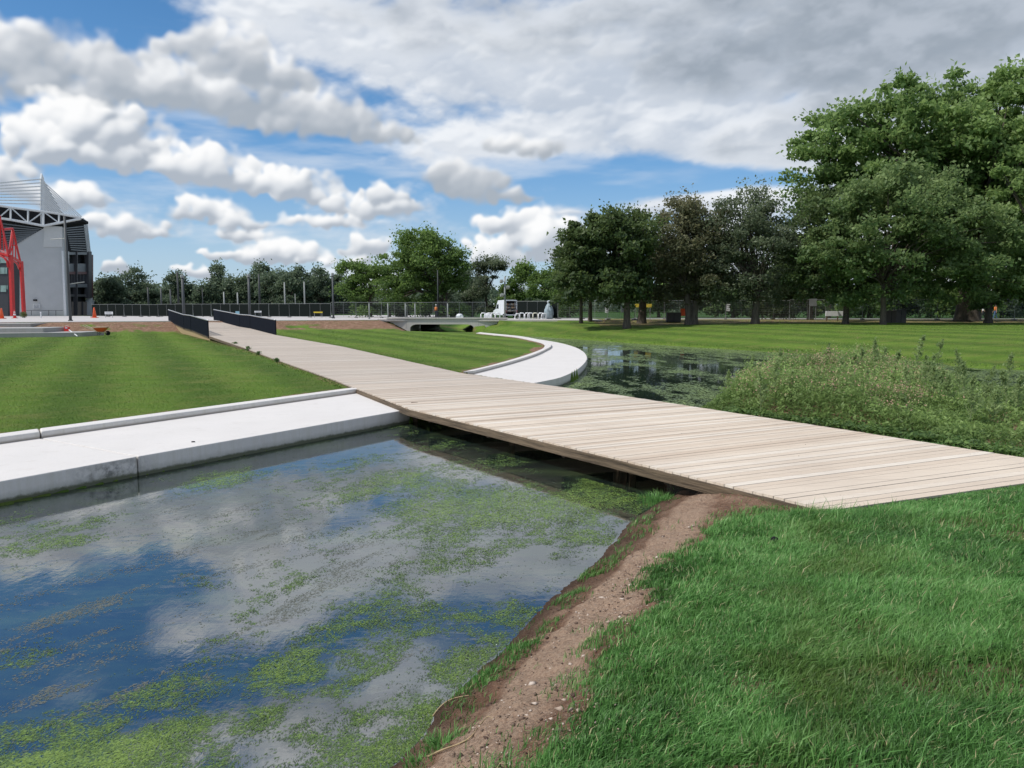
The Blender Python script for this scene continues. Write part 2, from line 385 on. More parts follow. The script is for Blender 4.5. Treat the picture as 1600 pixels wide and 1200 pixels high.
def m_leaf(name, dark, light, trans=.35, rough=.55):
    m, nt, b = newmat(name); k = NT(nt); t = k.attr('tint')
    c = k.ramp(t, [(0, dark), (1, light)])
    nn = k.noise(k.pos(), .45, 3, .6); c = k.mix(k.maprange(nn, .35, .65, 0, .55), c, tuple(q*.55 for q in dark))
    k.put(b.inputs['Base Color'], c); b.inputs['Roughness'].default_value = rough; b.inputs['Specular IOR Level'].default_value = .35
    tr = k.new('ShaderNodeBsdfTranslucent'); k.put(tr.inputs[0], k.mix(.5, c, tuple(q*1.3 for q in light)))
    mx = k.new('ShaderNodeMixShader'); mx.inputs[0].default_value = trans
    k.l.new(b.outputs[0], mx.inputs[1]); k.l.new(tr.outputs[0], mx.inputs[2]); k.l.new(mx.outputs[0], nt.nodes['Material Output'].inputs[0]); return m
def m_bark(name='bark', a=(.045,.036,.028), c=(.13,.11,.085), sc=(1,1,.2)):
    if name in _mats: return _mats[name]
    m, nt, b = newmat(name); k = NT(nt); o = k.pos()
    f = k.noise(k.mapping(o, sc=sc), 9, 6, .7); k.put(b.inputs['Base Color'], k.ramp(f, [(.3, a), (.7, c)])); b.inputs['Roughness'].default_value = .95
    k.put(b.inputs['Normal'], k.bump(f, .8, .05)); _mats[name] = m; return m
def m_tint(name, stops, rough=.8):
    m, nt, b = newmat(name); k = NT(nt); k.put(b.inputs['Base Color'], k.ramp(k.attr('tint'), stops)); b.inputs['Roughness'].default_value = rough
    b.inputs['Specular IOR Level'].default_value = .3; return m

# ================================================================== GROUND
def radii():
    r = [.35]; 
    while r[-1] < 5000: r.append(r[-1]*(1.011 if r[-1] < 110 else 1.05))
    return np.array(r)
rr = radii(); front = np.arange(-46, 46.001, .17); rest = np.arange(49, 312, 3.0)
ang = np.radians(np.concatenate([front, rest]))
AA, RR = np.meshgrid(ang, rr, indexing='xy'); gx = (np.sin(AA)*RR).ravel(); gy = (np.cos(AA)*RR).ravel()
h, s, side, inw, dp, inp, n1, n2 = ground_h(gx, gy)
n4 = fbm(gx*1.6, gy*1.6, 4, 21)
sw = .90+.10*sstep(2.5, 7.0, gy); soil = np.where(side == 0, 1-sstep(.80, 1.45, s*sw+(n4-.5)*.9), 0.0)
ddk = (gx-3.5)*.4+(gy-8.5)*-.917
soil = np.where((side == 0) & (gy < 12.5), np.maximum(soil, sstep(.52, .75, 1-np.hypot(gx-2.6, gy-9.4)/2.6+(n4-.5)*.5)), soil)
soil = np.where((side == 0) & (gy < 12), np.maximum(soil, .62*sstep(.62, .72, fbm(gx*1.1+12, gy*1.1+3, 4, 33))), soil)
soil = np.where((side == 0) & (ddk < 0), np.maximum(soil, .7), soil)
# beaten edges of the lawns beside kerb and boardwalk
ddeck = pl_dist(gx, gy, [p[:2] for p in L_]); ddr = pl_dist(gx, gy, [p[:2] for p in R_])
dk1 = np.minimum(pl_dist(gx, gy, [KB0, KB1]), pl_dist(gx, gy, innb)); lawn_e = np.where((side == 1), (1-sstep(.1, .75, dk1+(n4-.5)*.9))*.62, 0)
lawn_e = np.where((side == 1), np.maximum(lawn_e, (1-sstep(.05, .7, np.minimum(ddeck, ddr)+(n4-.5)*.9))*.5), lawn_e)
cx_, cy_ = P(850,548,.4)
lawn_e = np.where((side == 1), np.maximum(lawn_e, 1-sstep(.6, 1.1, np.hypot((gx-cx_-.2)/1.1, (gy-cy_)/4.5)+(n4-.5)*.3)), lawn_e)
embk = np.where((side == 1) & (~inp), 1-sstep(5.2, 6.8, dp+n1*2), 0)*sstep(.30, .5, fbm(gx*.25, gy*.6, 4, 44)+.12)
soil = np.maximum(soil, lawn_e)
soil = np.maximum(soil, embk*.72)
soil = np.where((side == 2), np.maximum((sstep(66, 71, gy+(n4-.5)*4))*.52*(gy < 90)*(gx > 8), .55*(1-sstep(0, .5, s))), soil)
lawn = np.where((side == 0), 0.0, 1-sstep(90, 99, gy))
crest = np.where(side == 0, sstep(.35, .6, s)*(1-sstep(.8, 1.3, s))*(1-sstep(7, 11, gy)*.4), 0.0)
mask = np.stack([soil, lawn, crest, np.ones_like(soil)], 1)
nr, na = len(rr), len(ang); idx = np.arange(nr*na).reshape(nr, na); nxt = np.roll(idx, -1, 1)
faces = np.stack([idx[:-1], idx[1:], nxt[1:], nxt[:-1]], -1).reshape(-1, 4)[:, ::-1]
ctr = np.array([[0, 0, float(h[:na].mean())]]); verts = np.concatenate([np.stack([gx, gy, h], 1), ctr])
tri = np.stack([idx[0], nxt[0], np.full(na, nr*na)], -1)[:, ::-1]
mask = np.concatenate([mask, [[0,0,0,1]]])
tag(mesh_np('ground', verts, [faces, tri], m_ground(), smooth=True, vcol=mask), kind='structure')

# water sheet: a grid, so the ripples sit on real geometry
wb = MB(); wp = [(-40,-30), (130,-30), (130,60), (20,60), (10,118), (-30,118), (-30,60), (-40,60)]
wb.add([(x, y, 0) for x, y in wp], [tuple(range(len(wp)))]); tag(wb.build('water', m_water()), kind='structure')

# ================================================================== CONCRETE LEDGES
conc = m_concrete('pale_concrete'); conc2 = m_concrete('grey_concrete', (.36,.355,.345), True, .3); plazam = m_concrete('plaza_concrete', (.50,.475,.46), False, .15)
def off_line(pts, d):
    out = []
    for i, p in enumerate(pts):
        a = pts[max(0, i-1)]; c = pts[min(len(pts)-1, i+1)]; dx, dy = c[0]-a[0], c[1]-a[1]; L = math.hypot(dx, dy)
        out.append((p[0]-dy/L*d, p[1]+dx/L*d))
    return out
def sweep(name, prof_pts, line, mat, parent, closed_ends=True, bev=0.012):
    """sweep a cross-section [(offset to the left, z)] along a plan line"""
    b = MB(); n = len(prof_pts); rows = []
    offs = {d: off_line(line, d) for d, _ in prof_pts}
    for i in range(len(line)):
        rows += [(offs[d][i][0], offs[d][i][1], z) for d, z in prof_pts]
    fs = [(i*n+k, i*n+(k+1) % n, (i+1)*n+(k+1) % n, (i+1)*n+k) for i in range(len(line)-1) for k in range(n)]
    fs += [tuple(range(n))[::-1], tuple(range((len(line)-1)*n, len(line)*n))]
    b.add(rows, fs); return b.build(name, mat, parent, bevel=bev)
JT = P(215,715,.3); A0 = (-24,-18.5); CR = P(640,640.5,.3)
def lerp2(a, b, t): return (a[0]+(b[0]-a[0])*t, a[1]+(b[1]-a[1])*t)
def ledge_slab(name, label, outer, inner, kerb_f, kerb_b):
    r = empty(name, (*lerp2(outer[0], outer[-1], .5), .3), label=label, cat='concrete ledge', group='pale concrete ledges along the water')
    m = r.location
    def loc(pts): return [(x-m.x, y-m.y) for x, y in pts]
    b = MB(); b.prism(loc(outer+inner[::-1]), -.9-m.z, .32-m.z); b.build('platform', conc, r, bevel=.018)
    k = MB(); n = len(kerb_f); kf, kb = loc(kerb_f), loc(kerb_b)
    for i in range(n-1):
        a, b2, c, d = kf[i], kf[i+1], kb[i+1], kb[i]
        k.hexa([(a[0],a[1],-.1-m.z+.2),(b2[0],b2[1],.1-m.z),(c[0],c[1],.1-m.z),(d[0],d[1],.1-m.z),(a[0],a[1],.445-m.z),(b2[0],b2[1],.445-m.z),(c[0],c[1],.445-m.z),(d[0],d[1],.445-m.z)])
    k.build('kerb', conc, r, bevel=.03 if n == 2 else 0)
    return r
KF0, KF1 = P(0,693,.33), P(563,613,.33); KB0, KB1 = P(0,677,.445), P(549,605.5,.445)
def ext(a, b, t): return lerp2(a, b, t)
kd = (KF1[0]-KF0[0], KF1[1]-KF0[1]); kx = 4.6
tj = .075
ledge_slab('concrete_ledge', 'long pale concrete ledge from the stained joint to the boardwalk, left pool', [lerp2(JT, CR, .0015), CR], [lerp2(KF0, KF1, tj), KF1], [lerp2(KF0, KF1, tj), KF1], [lerp2(KB0, KB1, tj), KB1])
ledge_slab('concrete_ledge', 'pale concrete ledge section running out of frame left of the stained joint', [A0, lerp2(JT, CR, -.0015)], [lerp2(KF0, KF1, -4.4), lerp2(KF0, KF1, tj-.002)], [lerp2(KF0, KF1, -4.4), lerp2(KF0, KF1, tj-.002)], [lerp2(KB0, KB1, -4.4), lerp2(KB0, KB1, tj-.002)])
# curved ledge beyond the boardwalk
r = empty('curved_concrete_ledge', (3, 35, .3), label='curved pale concrete ledge sweeping round the middle lawn towards the bridge', cat='concrete ledge', group='pale concrete ledges along the water')
b = MB(); n = len(outer)
for i in range(n-1):
    q = [outer[i], outer[i+1], inner[i+1], inner[i]]; q = [(x-3, y-35) for x, y in q]
    b.add([(x, y, .02) for x, y in q], [(0,1,2,3)])
    b.add([(q[0][0], q[0][1], .02), (q[1][0], q[1][1], .02), (q[1][0], q[1][1], -1.2), (q[0][0], q[0][1], -1.2)], [(0,3,2,1)])
b.add([(outer[0][0]-3, outer[0][1]-35, .02), (inner[0][0]-3, inner[0][1]-35, .02), (inner[0][0]-3, inner[0][1]-35, -1.2), (outer[0][0]-3, outer[0][1]-35, -1.2)], [(0,1,2,3)])
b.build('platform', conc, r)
b = MB()
for i in range(n-1):
    q = [(x-3, y-35) for x, y in (inner[i], inner[i+1], innb[i+1], innb[i])]
    z0, z1 = -.2, .135
    b.hexa([(q[j][0], q[j][1], z0) for j in range(4)]+[(q[j][0], q[j][1], z1) for j in range(4)])
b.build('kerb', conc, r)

# ================================================================== BOARDWALK
wood = m_planks(); dtim = m_bark('weathered_timber', (.055,.036,.022), (.17,.12,.075)); dtim_d = m_bark('dark_timber', (.02,.015,.011), (.07,.05,.035))
bw = empty('boardwalk', (L_[0][0], L_[0][1], .4), label='broad pale timber boardwalk crossing the water and running up to the plaza', cat='boardwalk'); O = np.array(bw.location)
b = MB(); gap = .0045
for i in range(len(Lp)-1):
    l0, l1, r0, r1 = Lp[i]-O, Lp[i+1]-O, Rp[i]-O, Rp[i+1]-O
    u = (l1-l0); u = u/np.linalg.norm(u)*gap; j = random.uniform(-.004, .004); dz = random.uniform(-.003, .003)
    a = (r0-l0)/np.linalg.norm(r0-l0)*j
    p = [l0+u-a, r0+u+a, r1-u+a, l1-u-a]
    th = .032
    tn = min(1, max(0, random.gauss(.62, .17)))
    b.hexa([(q[0], q[1], q[2]-th+dz) for q in p]+[(q[0], q[1], q[2]+dz) for q in p], tn)
b.build('deck_boards', wood, bw)
def side_beam(line, inset, top, bot, mat, nm, a=0, bnd=None, off=0.0):
    b = MB(); pts = line[a:bnd]
    xy = [(p[0], p[1]) for p in pts]; o1 = off_line(xy, inset); o2 = off_line(xy, inset+(.06 if inset < 0 else -.06))
    for i in range(len(pts)-1):
        za, zb = pts[i][2], pts[i+1][2]
        v = [(o1[i][0],o1[i][1],za-bot),(o1[i+1][0],o1[i+1][1],zb-bot),(o2[i+1][0],o2[i+1][1],zb-bot),(o2[i][0],o2[i][1],za-bot),(o1[i][0],o1[i][1],za-top),(o1[i+1][0],o1[i+1][1],zb-top),(o2[i+1][0],o2[i+1][1],zb-top),(o2[i][0],o2[i][1],za-top)]
        b.hexa([tuple(np.array(q)-O) for q in v])
    return b.build(nm, mat, bw)
beamm = m_bark('beam_timber', (.045,.032,.02), (.19,.14,.09), (.12,.12,2.2)); side_beam(L_, -.02, .034, .165, beamm, 'edge_beam'); side_beam(R_, .02, .034, .165, beamm, 'edge_beam')
# cross bearers and posts below the deck
b = MB()
for t in np.linspace(.04, .96, 5):
    a = np.array(L_[0])*(1-t)+np.array(L_[2])*t; c = np.array(R_[0])*(1-t)+np.array(R_[2])*t
    d = (c-a); L = np.linalg.norm(d); m = (a+c)/2-O
    b.box((m[0], m[1], -.13), (L-.5, .1, .2), math.atan2(d[1], d[0]))
b.build('bearer', dtim_d, bw)
for px, py in ((640,660), (792,697), (956,738), (966,740), (980,743)):
    x, y = P(px, py, 0); bx = .11 if px != 640 else .16
    m = MB(); m.box((x+.10-O[0], y+.12-O[1], -.45), (bx, bx, .98 if px > 640 else 1.0)); m.build('post', dtim, bw, bevel=.008)
# abutment under the near landing and bank end
b = MB(); n0 = [(3.0,9.3), (8.3,11.6), (7.4,12.9), (2.2,10.7)]; b.prism([(x-O[0], y-O[1]) for x, y in n0], -1.2, -.2); b.build('abutment', dtim_d, bw)
# tan side boarding below the ramp
b = MB(); q = resample(L_[-4:], [6,3,8]); xy = off_line([(p[0], p[1]) for p in q], -.03)
for i in range(len(q)-1):
    (x0, y0), (x1, y1) = xy[i], xy[i+1]
    b.hexa([(x0-O[0],y0-O[1],-.15),(x1-O[0],y1-O[1],-.15),(x1-O[0]+.05,y1-O[1]+.03,-.15),(x0-O[0]+.05,y0-O[1]+.03,-.15),(x0-O[0],y0-O[1],q[i][2]-.4-.18),(x1-O[0],y1-O[1],q[i+1][2]-.4-.18),(x1-O[0]+.05,y1-O[1]+.03,q[i+1][2]-.4-.18),(x0-O[0]+.05,y0-O[1]+.03,q[i][2]-.4-.18)])
b.build('side_boarding', pmat('tan_boarding', (.34,.25,.13), .8), bw)
# railings
dk = pmat('dark_blue_steel', (.007,.010,.017), .75); alu = pmat('pale_handrail', (.50,.50,.50), .35, .6)
def railing(line, inset, label, c0, c1):
    pts = resample(line[-4:], [60,30,80]); xy = off_line([(p[0], p[1]) for p in pts], inset)
    r = empty('railing', (xy[0][0], xy[0][1], pts[0][2]), label=label, cat='railing', group='dark slatted railings on the ramp'); o = np.array(r.location)
    b = MB(); h = MB(); rl = MB(); rl2 = MB()
    for i in range(len(pts)):
        x, y, z = xy[i][0]-o[0], xy[i][1]-o[1], pts[i][2]-o[2]
        b.box((x, y, z+.46), (.012, .095, 1.06), math.atan2(ud[1], ud[0])-1.25)
    b.build('slats', dk, r)
    P3 = [(xy[i][0]-o[0], xy[i][1]-o[1], pts[i][2]-o[2]+1.02) for i in range(0, len(pts), 5)]
    h.tube(P3, .042, 6).build('handrail', alu, r, smooth=True)
    rl.tube([(x, y, z-1.02-.04) for x, y, z in P3], .03, 4); rl.tube([(x, y, z-.07) for x, y, z in P3], .02, 4); rl.build('rail', dk, r)
    for i in (0, 60, 90, len(pts)-1):
        x, y, z = xy[i][0]-o[0], xy[i][1]-o[1], pts[i][2]-o[2]
        MB().box((x, y, z+.42), (.07, .07, 1.16), .5).build('post', dk, r)
    return r
railing(L_, .05, 'dark slatted railing along the left side of the boardwalk ramp', 0, 0)
railing(R_, -.05, 'dark slatted railing along the right side of the boardwalk ramp', 0, 0)

# ================================================================== PLAZA, BRIDGE, STEPS
def strip_mesh(line, depth_y, zf, name, mat, thick=.16):
    b = MB()
    for i in range(len(line)-1):
        (x0, y0), (x1, y1) = line[i], line[i+1]
        ys = [0, 6, 14, 30, 60, 90]
        ys = [q for q in ys if q <= depth_y]
        for a, c in zip(ys[:-1], ys[1:]):
            v = [(x0,y0+a), (x1,y1+a), (x1,y1+c), (x0,y0+c)]
            b.add([(x, y, float(zf(y))) for x, y in v], [(0,1,2,3)])
        b.add([(x0,y0,float(zf(y0))), (x1,y1,float(zf(y1))), (x1,y1,float(zf(y1))-thick), (x0,y0,float(zf(y0))-thick)], [(0,3,2,1)])
    return b.build(name, mat)
tag(strip_mesh(PE[:6], 90, Zp, 'plaza', plazam), kind='structure')
tag(strip_mesh([(BX1,BY), (0,78.5), (9,76.9)], 14, Zp, 'path', plazam), kind='structure')
road_m = m_concrete('road_surface', (.30,.29,.27), False, .2)
b = MB()
for i in range(12):
    x0, x1 = 14+i*10, 24+i*10
    b.add([(x0,88,1.20), (x1,88,1.20), (x1,93,1.20), (x0,93,1.20)], [(0,1,2,3)])
tag(b.build('road', road_m), kind='structure')

br = empty('bridge', (-7.2, BY, 0), label='low concrete bridge with one rounded opening over the channel', cat='bridge'); o = (-7.2, BY, 0)
bconc = m_concrete('bridge_concrete', (.50,.485,.46), True, .3)
def arch(x0, x1, ztop, r=.55, n=6):
    pts = [(x0, -.5), (x0, ztop-r*.8)]
    for k in range(1, n+1):
        a = math.pi/2*k/n; pts.append((x0+r*1.3*(1-math.cos(a)), ztop-r*.8*(1-math.sin(a))))
    for k in range(n+1):
        a = math.pi/2*k/n; pts.append((x1-r*1.3*(1-math.sin(a)), ztop-r*.8*(1-math.cos(a))))
    pts.append((x1, -.5)); return pts
xo0, xo1 = X(642, BY)+7.2, X(741, BY)+7.2
tz = 1.42
ap = arch(xo0, xo1, .82)
# front wall: left pier and wing, right pier and wing, and the beam over the opening
b = MB()
def wallq(pts, dy=.35): b.vprism([(x, 0, z) for x, z in pts], (0, dy, 0))
xl, xr = X(606, BY)+7.2, X(792, BY)+7.2
wallq([(xl, tz-.2), (xl, tz), (xo0, tz), (xo0, -.5), (xo0-.25, -.5), (xo0-.28, .15)])
wallq([(xo1, -.5), (xo1, tz), (xr, tz), (xr, tz-.2), (xo1+1.3, -.1), (xo1+1.3, -.5)])
for i in range(1, len(ap)-2):
    wallq([(ap[i][0], ap[i][1]), (ap[i][0], tz), (ap[i+1][0], tz), (ap[i+1][0], ap[i+1][1])])
b.build('face_wall', bconc, br)
b = MB()
for i in range(len(ap)-1):
    (x0, z0), (x1, z1) = ap[i], ap[i+1]
    b.add([(x0, .35, z0), (x1, .35, z1), (x1, 9, z1), (x0, 9, z0)], [(0,1,2,3)])
b.build('barrel', conc2, br)
MB().box((0, 4.7, 1.30), (xr-xl+1, 8.7, .12)).build('deck', plazam, br)
MB().box(((xl+xr)/2, .12, tz+.03), (xr-xl+.2, .5, .08)).build('coping', conc, br, bevel=.01)
for jx in (X(636, BY)+7.2, X(748, BY)+7.2):
    MB().box((jx, -.004, .9), (.03, .012, 1.0)).build('joint', conc2, br)

st = empty('concrete_steps', (*P(30,522,.6), .4), label='grey concrete terrace steps at the foot of the plaza by the wheelbarrow', cat='steps'); o = np.array(st.location)
def stp(px0, py0, px1, py1, z0, z1, dep, nm):
    x0, y0 = P(px0, py0, z0); x1, y1 = P(px1, py1, z0)
    MB().prism([(x0-o[0],y0-o[1]), (x1-o[0],y1-o[1]), (x1-o[0],y1-o[1]+dep), (x0-o[0],y0-o[1]+dep)], z0-.2-o[2], z1-o[2]).build(nm, conc2, st, bevel=.015)
stp(-320,531, 128,525.5, .42, .72, 3.2, 'step'); stp(-320,522,68,519.5,.72,1.05,3.5,'step'); stp(-320,511,48,509,1.05,1.24,2.5,'step')

# ================================================================== SKY
SUN_EL, SUN_AZ = R(50), R(-112)
def ae(px, py):
    d = ray(px, py); return math.atan2(d[0], d[1])*F, math.atan2(d[2], math.hypot(d[0], d[1]))*F
def build_sky():
    w = bpy.data.worlds.new('World'); scn.world = w; w.use_nodes = True; nt = w.node_tree; nt.nodes.clear(); k = NT(nt)
    sky = k.new('ShaderNodeTexSky', sky_type='NISHITA'); sky.sun_disc = False; sky.sun_elevation = SUN_EL; sky.sun_rotation = SUN_AZ
    sky.air_density = 1.0; sky.dust_density = .5; sky.ozone_density = 2.5
    hs = k.new('ShaderNodeHueSaturation'); hs.inputs['Saturation'].default_value = 1.3; k.put(hs.inputs['Color'], sky.outputs[0])
    bg = k.new('ShaderNodeBackground'); k.put(bg.inputs[0], hs.outputs[0]); bg.inputs[1].default_value = .12
    out = k.new('ShaderNodeOutputWorld'); k.l.new(bg.outputs[0], out.inputs[0])
    sd = bpy.data.lights.new('sun', 'SUN'); sd.energy = 3.7; sd.angle = R(1.5); sd.color = (1,.95,.88)
    so = bpy.data.objects.new('sun', sd); col.objects.link(so)
    from mathutils import Vector
    v = Vector((math.sin(SUN_AZ)*math.cos(SUN_EL), math.cos(SUN_AZ)*math.cos(SUN_EL), math.sin(SUN_EL)))
    so.rotation_euler = v.to_track_quat('Z', 'Y').to_euler(); so.location = (-30, 20, 60)
    # the cloud cover: a dome that is clear where the sky is blue
    st = .085
    azs = np.radians(np.concatenate([np.arange(-44, 44.001, st), np.arange(46, 315, 2.0)])); els = np.radians(np.concatenate([[-1.5], np.arange(-.4, 37, st), np.arange(38, 90.1, 2.0)]))
    U, V = np.meshgrid(azs, els); nu, nv = len(azs), len(els)
    U2 = np.where(U > math.pi, U-2*math.pi, U); X0, Y0 = U2*F, V*F
    rg = np.random.default_rng(5)
    asp = 1.0
    wx = (fbm(X0/42, Y0/42, 5, 61)-.5); wy = (fbm(X0/42, Y0/42, 5, 71)-.5)
    wx2 = (fbm(X0/13, Y0/13, 4, 62)-.5); wy2 = (fbm(X0/13, Y0/13, 4, 72)-.5)
    Xw, Yw = X0+wx*34+wx2*11, Y0+wy*30+wy2*10
    fine = fbm(X0/9, Y0/9, 5, 81); mid = fbm(Xw/38, Yw/24, 6, 83); big = fbm(Xw/90, Yw/60, 5, 85)
    def heap(lst, puffr, seed):
        """clouds heaped up from many rounded puffs: returns relief, cover and relative height"""
        g = np.random.default_rng(seed); Hh = np.full(X0.shape, -1.0); C = np.full(X0.shape, -1.0); T = np.zeros(X0.shape)
        au = azs*F
        for (px, py, rx, ry, rot, a) in lst:
            cx, cy = ae(px, py); n = int(10+rx*ry/ (puffr*puffr)*1.5); ca, sa = math.cos(R(rot)), math.sin(R(rot))
            for i in range(n):
                q = g.uniform(0, 2*math.pi); rad = math.sqrt(g.uniform(0, 1)); x = rad*math.cos(q); y = rad*math.sin(q)
                if y < -.25: y = -.25-(abs(y)-.25)*.3
                pr = puffr*g.uniform(.45, 1.15)*(1.15-.55*rad)*min(1.3, .55+ry/45)
                ox, oy = x*(rx-pr*.5), y*max(2, (ry-pr*.4)); X_, Y_ = cx+ox*ca-oy*sa, cy+ox*sa+oy*ca
                m = pr*1.3+26
                i0, i1 = np.searchsorted(els[:], [(Y_-m)/F, (Y_+m)/F]); j0, j1 = np.searchsorted(azs[:1036], [(X_-m)/F, (X_+m)/F])
                if i1 <= i0 or j1 <= j0: continue
                sl = (slice(i0, i1), slice(j0, j1)); d2 = ((Xw[sl]-X_)**2+((Yw[sl]-Y_)*1.12)**2)/pr**2
                c = 1-d2; zz = (1-rad)*ry*.55+pr*np.sqrt(np.clip(c, 0, 1))
                hot = (c > 0) & (zz > Hh[sl]); Hh[sl] = np.where(hot, zz, Hh[sl]); T[sl] = np.where(hot, (Y0[sl]-cy)/ry, T[sl]); C[sl] = np.maximum(C[sl], c)
        # torn, softer cover filling in between the puffs
        S = np.full(X0.shape, -9.0); TT = np.zeros(X0.shape)
        for (px, py, rx, ry, rot, a) in lst:
            cx, cy = ae(px, py); ca, sa = math.cos(R(rot)), math.sin(R(rot)); dx, dy = X0+wx*40-cx, Y0+wy*30-cy
            yy = (-dx*sa+dy*ca)/ry; yy = np.where(yy < 0, yy*1.5, yy)
            f_ = 1-np.hypot((dx*ca+dy*sa)/(rx*1.08), yy*.95); hot = f_ > S; S = np.where(hot, f_, S); TT = np.where(hot, np.clip((Y0-cy)/ry, -1, 1), TT)
        S = S*1.1+(mid-.5)*1.5
        T = np.where(C > .05, T*.6+TT*.4, TT); C = np.maximum(C, S)
        return Hh, C, T
    cum = [(70,212,48,22,0,1), (95,185,38,18,0,1), (165,205,78,44,-8,1), (130,235,110,34,0,1), (250,258,70,26,-10,1), (320,258,82,36,-6,1), (400,285,60,22,-8,1), (455,285,56,26,-8,1), (560,325,80,22,-3,1), (598,302,46,18,0,1), (628,318,38,14,0,1), (520,350,76,13,0,1), (470,300,50,20,0,1),
        (325,330,64,24,-6,1), (360,345,50,14,0,1), (382,368,36,9,0,1), (185,352,78,20,0,1), (215,365,60,10,0,1), (95,306,66,15,0,1), (8,285,48,28,0,1), (455,396,74,18,-3,1), (420,404,50,9,0,1), (568,382,42,14,0,1), (562,404,34,10,0,1), (490,410,40,6,0,1), (350,398,44,7,0,1), (180,410,26,5,0,1), (300,422,40,6,0,1), (140,440,50,6,0,1),
        (800,352,60,26,0,1), (850,372,70,38,0,1), (780,392,66,34,0,1), (900,395,60,30,0,1), (1650,330,200,40,0,1), (-180,240,160,60,0,1), (-400,300,200,50,0,1), (-120,380,100,25,0,1)]
    dark = [(30,85,78,40,0,1), (90,130,120,34,-4,1), (190,105,70,36,0,1), (250,130,100,40,-6,1), (345,95,92,48,-4,1), (350,150,150,36,-8,1), (440,120,60,32,-15,1), (500,175,110,34,-8,1), (590,205,62,17,-8,1), (440,190,90,20,-6,1), (110,145,130,14,2,1), (-150,100,150,60,0,1),
        (740,284,74,28,-6,1), (700,268,40,18,0,1), (790,302,46,10,-8,1), (820,228,62,18,-4,1),         (420,-250,260,50,0,1)]
    Hc, Cc, Tc = heap(cum, 17, 3); Hd, Cd, Td = heap(dark, 27, 4)
    def blur(a, n):
        for _ in range(n):
            a = (a+np.roll(a, 1, 0)+np.roll(a, -1, 0))/3; a = (a+np.roll(a, 1, 1)+np.roll(a, -1, 1))/3
        return a
    px_ = R(st)*F
    def light(Hh, rel, amp):
        h = blur(np.maximum(Hh, 0)*.6+fine*amp+mid*amp*3, 3); hb = blur(np.maximum(Hh, 0)+big*30, 12)
        out = 0
        for q, wt in ((h, .55), (hb, .75)):
            gy_, gx_ = np.gradient(q, px_); nz = 1/np.sqrt(gx_**2+gy_**2+1.0); L = (-.46, .80, .38)
            out = out+wt*((-gx_)*L[0]+(-gy_)*L[1]+L[2])*nz
        return out
    def ss(a, b, x): return sstep(a, b, x)
    col_ = np.zeros(X0.shape+(3,)); al = np.zeros(X0.shape)
    def over(c, a):
        nonlocal col_, al
        na = a+al*(1-a); col_ = (c*a[..., None]+col_*(al*(1-a))[..., None])/np.maximum(na, 1e-6)[..., None]; al = na
    def C3(a, b, t): return np.array(a)*(1-t[..., None])+np.array(b)*t[..., None]
    # haze low down
    hz = (1-ss(-.05, .42, V))**1.1*.80; over(C3((.44,.62,.82), (.13,.35,.74), ss(0, .22, V)), hz)
    # thin streaks
    n = fbm(X0/260, Y0/52, 6, 91); over(np.ones(X0.shape+(3,))*np.array((.80,.84,.89)), ss(.52, .80, n)*.55*ss(.42, .1, V)*ss(500, 0, X0))
    # high sheet
    def field(lst):
        f = np.full(X0.shape, -9.0)
        for (px, py, rx, ry, rot, a) in lst:
            cx, cy = ae(px, py); ca, sa = math.cos(R(rot)), math.sin(R(rot)); dx, dy = X0-cx, Y0-cy
            f = np.maximum(f, a*(1-np.hypot((dx*ca+dy*sa)/rx, (-dx*sa+dy*ca)/ry)))
        return f
    sh = [(470,10,180,60,-22,1.0), (600,60,170,75,-20,1.1), (760,90,240,110,-14,1.2), (950,110,300,150,-5,1.4), (1200,60,420,170,0,1.6), (1550,60,400,230,0,1.6), (1070,190,210,72,0,1.25), (1400,230,200,75,0,1.1), (780,232,150,34,-3,.9), (1050,318,230,22,4,.9), (1280,305,160,18,0,.6), (900,330,120,16,0,.7),
        (1050,-230,620,170,0,1.3), (1650,-200,600,300,0,1.5), (2300,150,700,320,0,1.4), (1200,400,500,60,0,.5)]
    f = field(sh); a1 = fbm((X0+wx*22)/170, (Y0+wy*14)/75, 6, 101); a2 = fbm((X0+wx*14)/70, (Y0+wy*8)/36, 5, 111)
    D = f+(a1-.5)*2.0+(a2-.5)*.7-.9*np.exp(-((X0-ae(900,262)[0]-(Y0-ae(900,262)[1])*0)/250)**2-((Y0-ae(900,262)[1]+(X0-ae(900,262)[0])*.10)/24)**2)-.8*np.exp(-((X0-ae(1180,280)[0])/120)**2-((Y0-ae(1180,280)[1])/14)**2)
    rest_ = ss(44*F*math.pi/180, 60*F*math.pi/180, np.abs(X0))
    D = np.where((V > R(37)) | (np.abs(X0) > R(44)*F), (a1-.5)*3.2+.12, D)
    cov = ss(-.30, .45, D)*.96
    gy_, gx_ = np.gradient(blur(D, 3), px_); li = ss(-.012, .016, -gy_*.8+gx_*.45)
    br = ss(.35, .68, a1*.55+a2*.45); tone = np.clip(.45*li+.60*br, 0, 1)
    c = C3((.56,.62,.71), (.90,.925,.96), tone)
    gb = field([(1130,95,170,62,0,1.1), (1430,30,340,95,0,1.25), (1290,110,150,55,0,.9), (1060,60,80,70,0,.6), (1530,150,160,50,0,.7), (760,8,110,30,0,.5), (620,10,60,20,0,.3), (1650,-150,700,200,0,.9)])
    gq = ss(-.25, .55, gb+(a1-.5)*1.6+(a2-.5)*.7)
    c = c*(1-gq[..., None]*.93)+C3((.33,.38,.44), (.47,.52,.59), ss(.35, .7, a2))*gq[..., None]*.93
    over(c, cov)
    # grey heaps, then white heaps
    lt = light(Hd, 1, 9); e = Cd+(fine-.5)*.9; m = (np.abs(X0) < R(43)*F)
    tt = blur(np.clip(lt*.50+Td*.30+.12+(big-.5)*.9, 0, 1), 2)
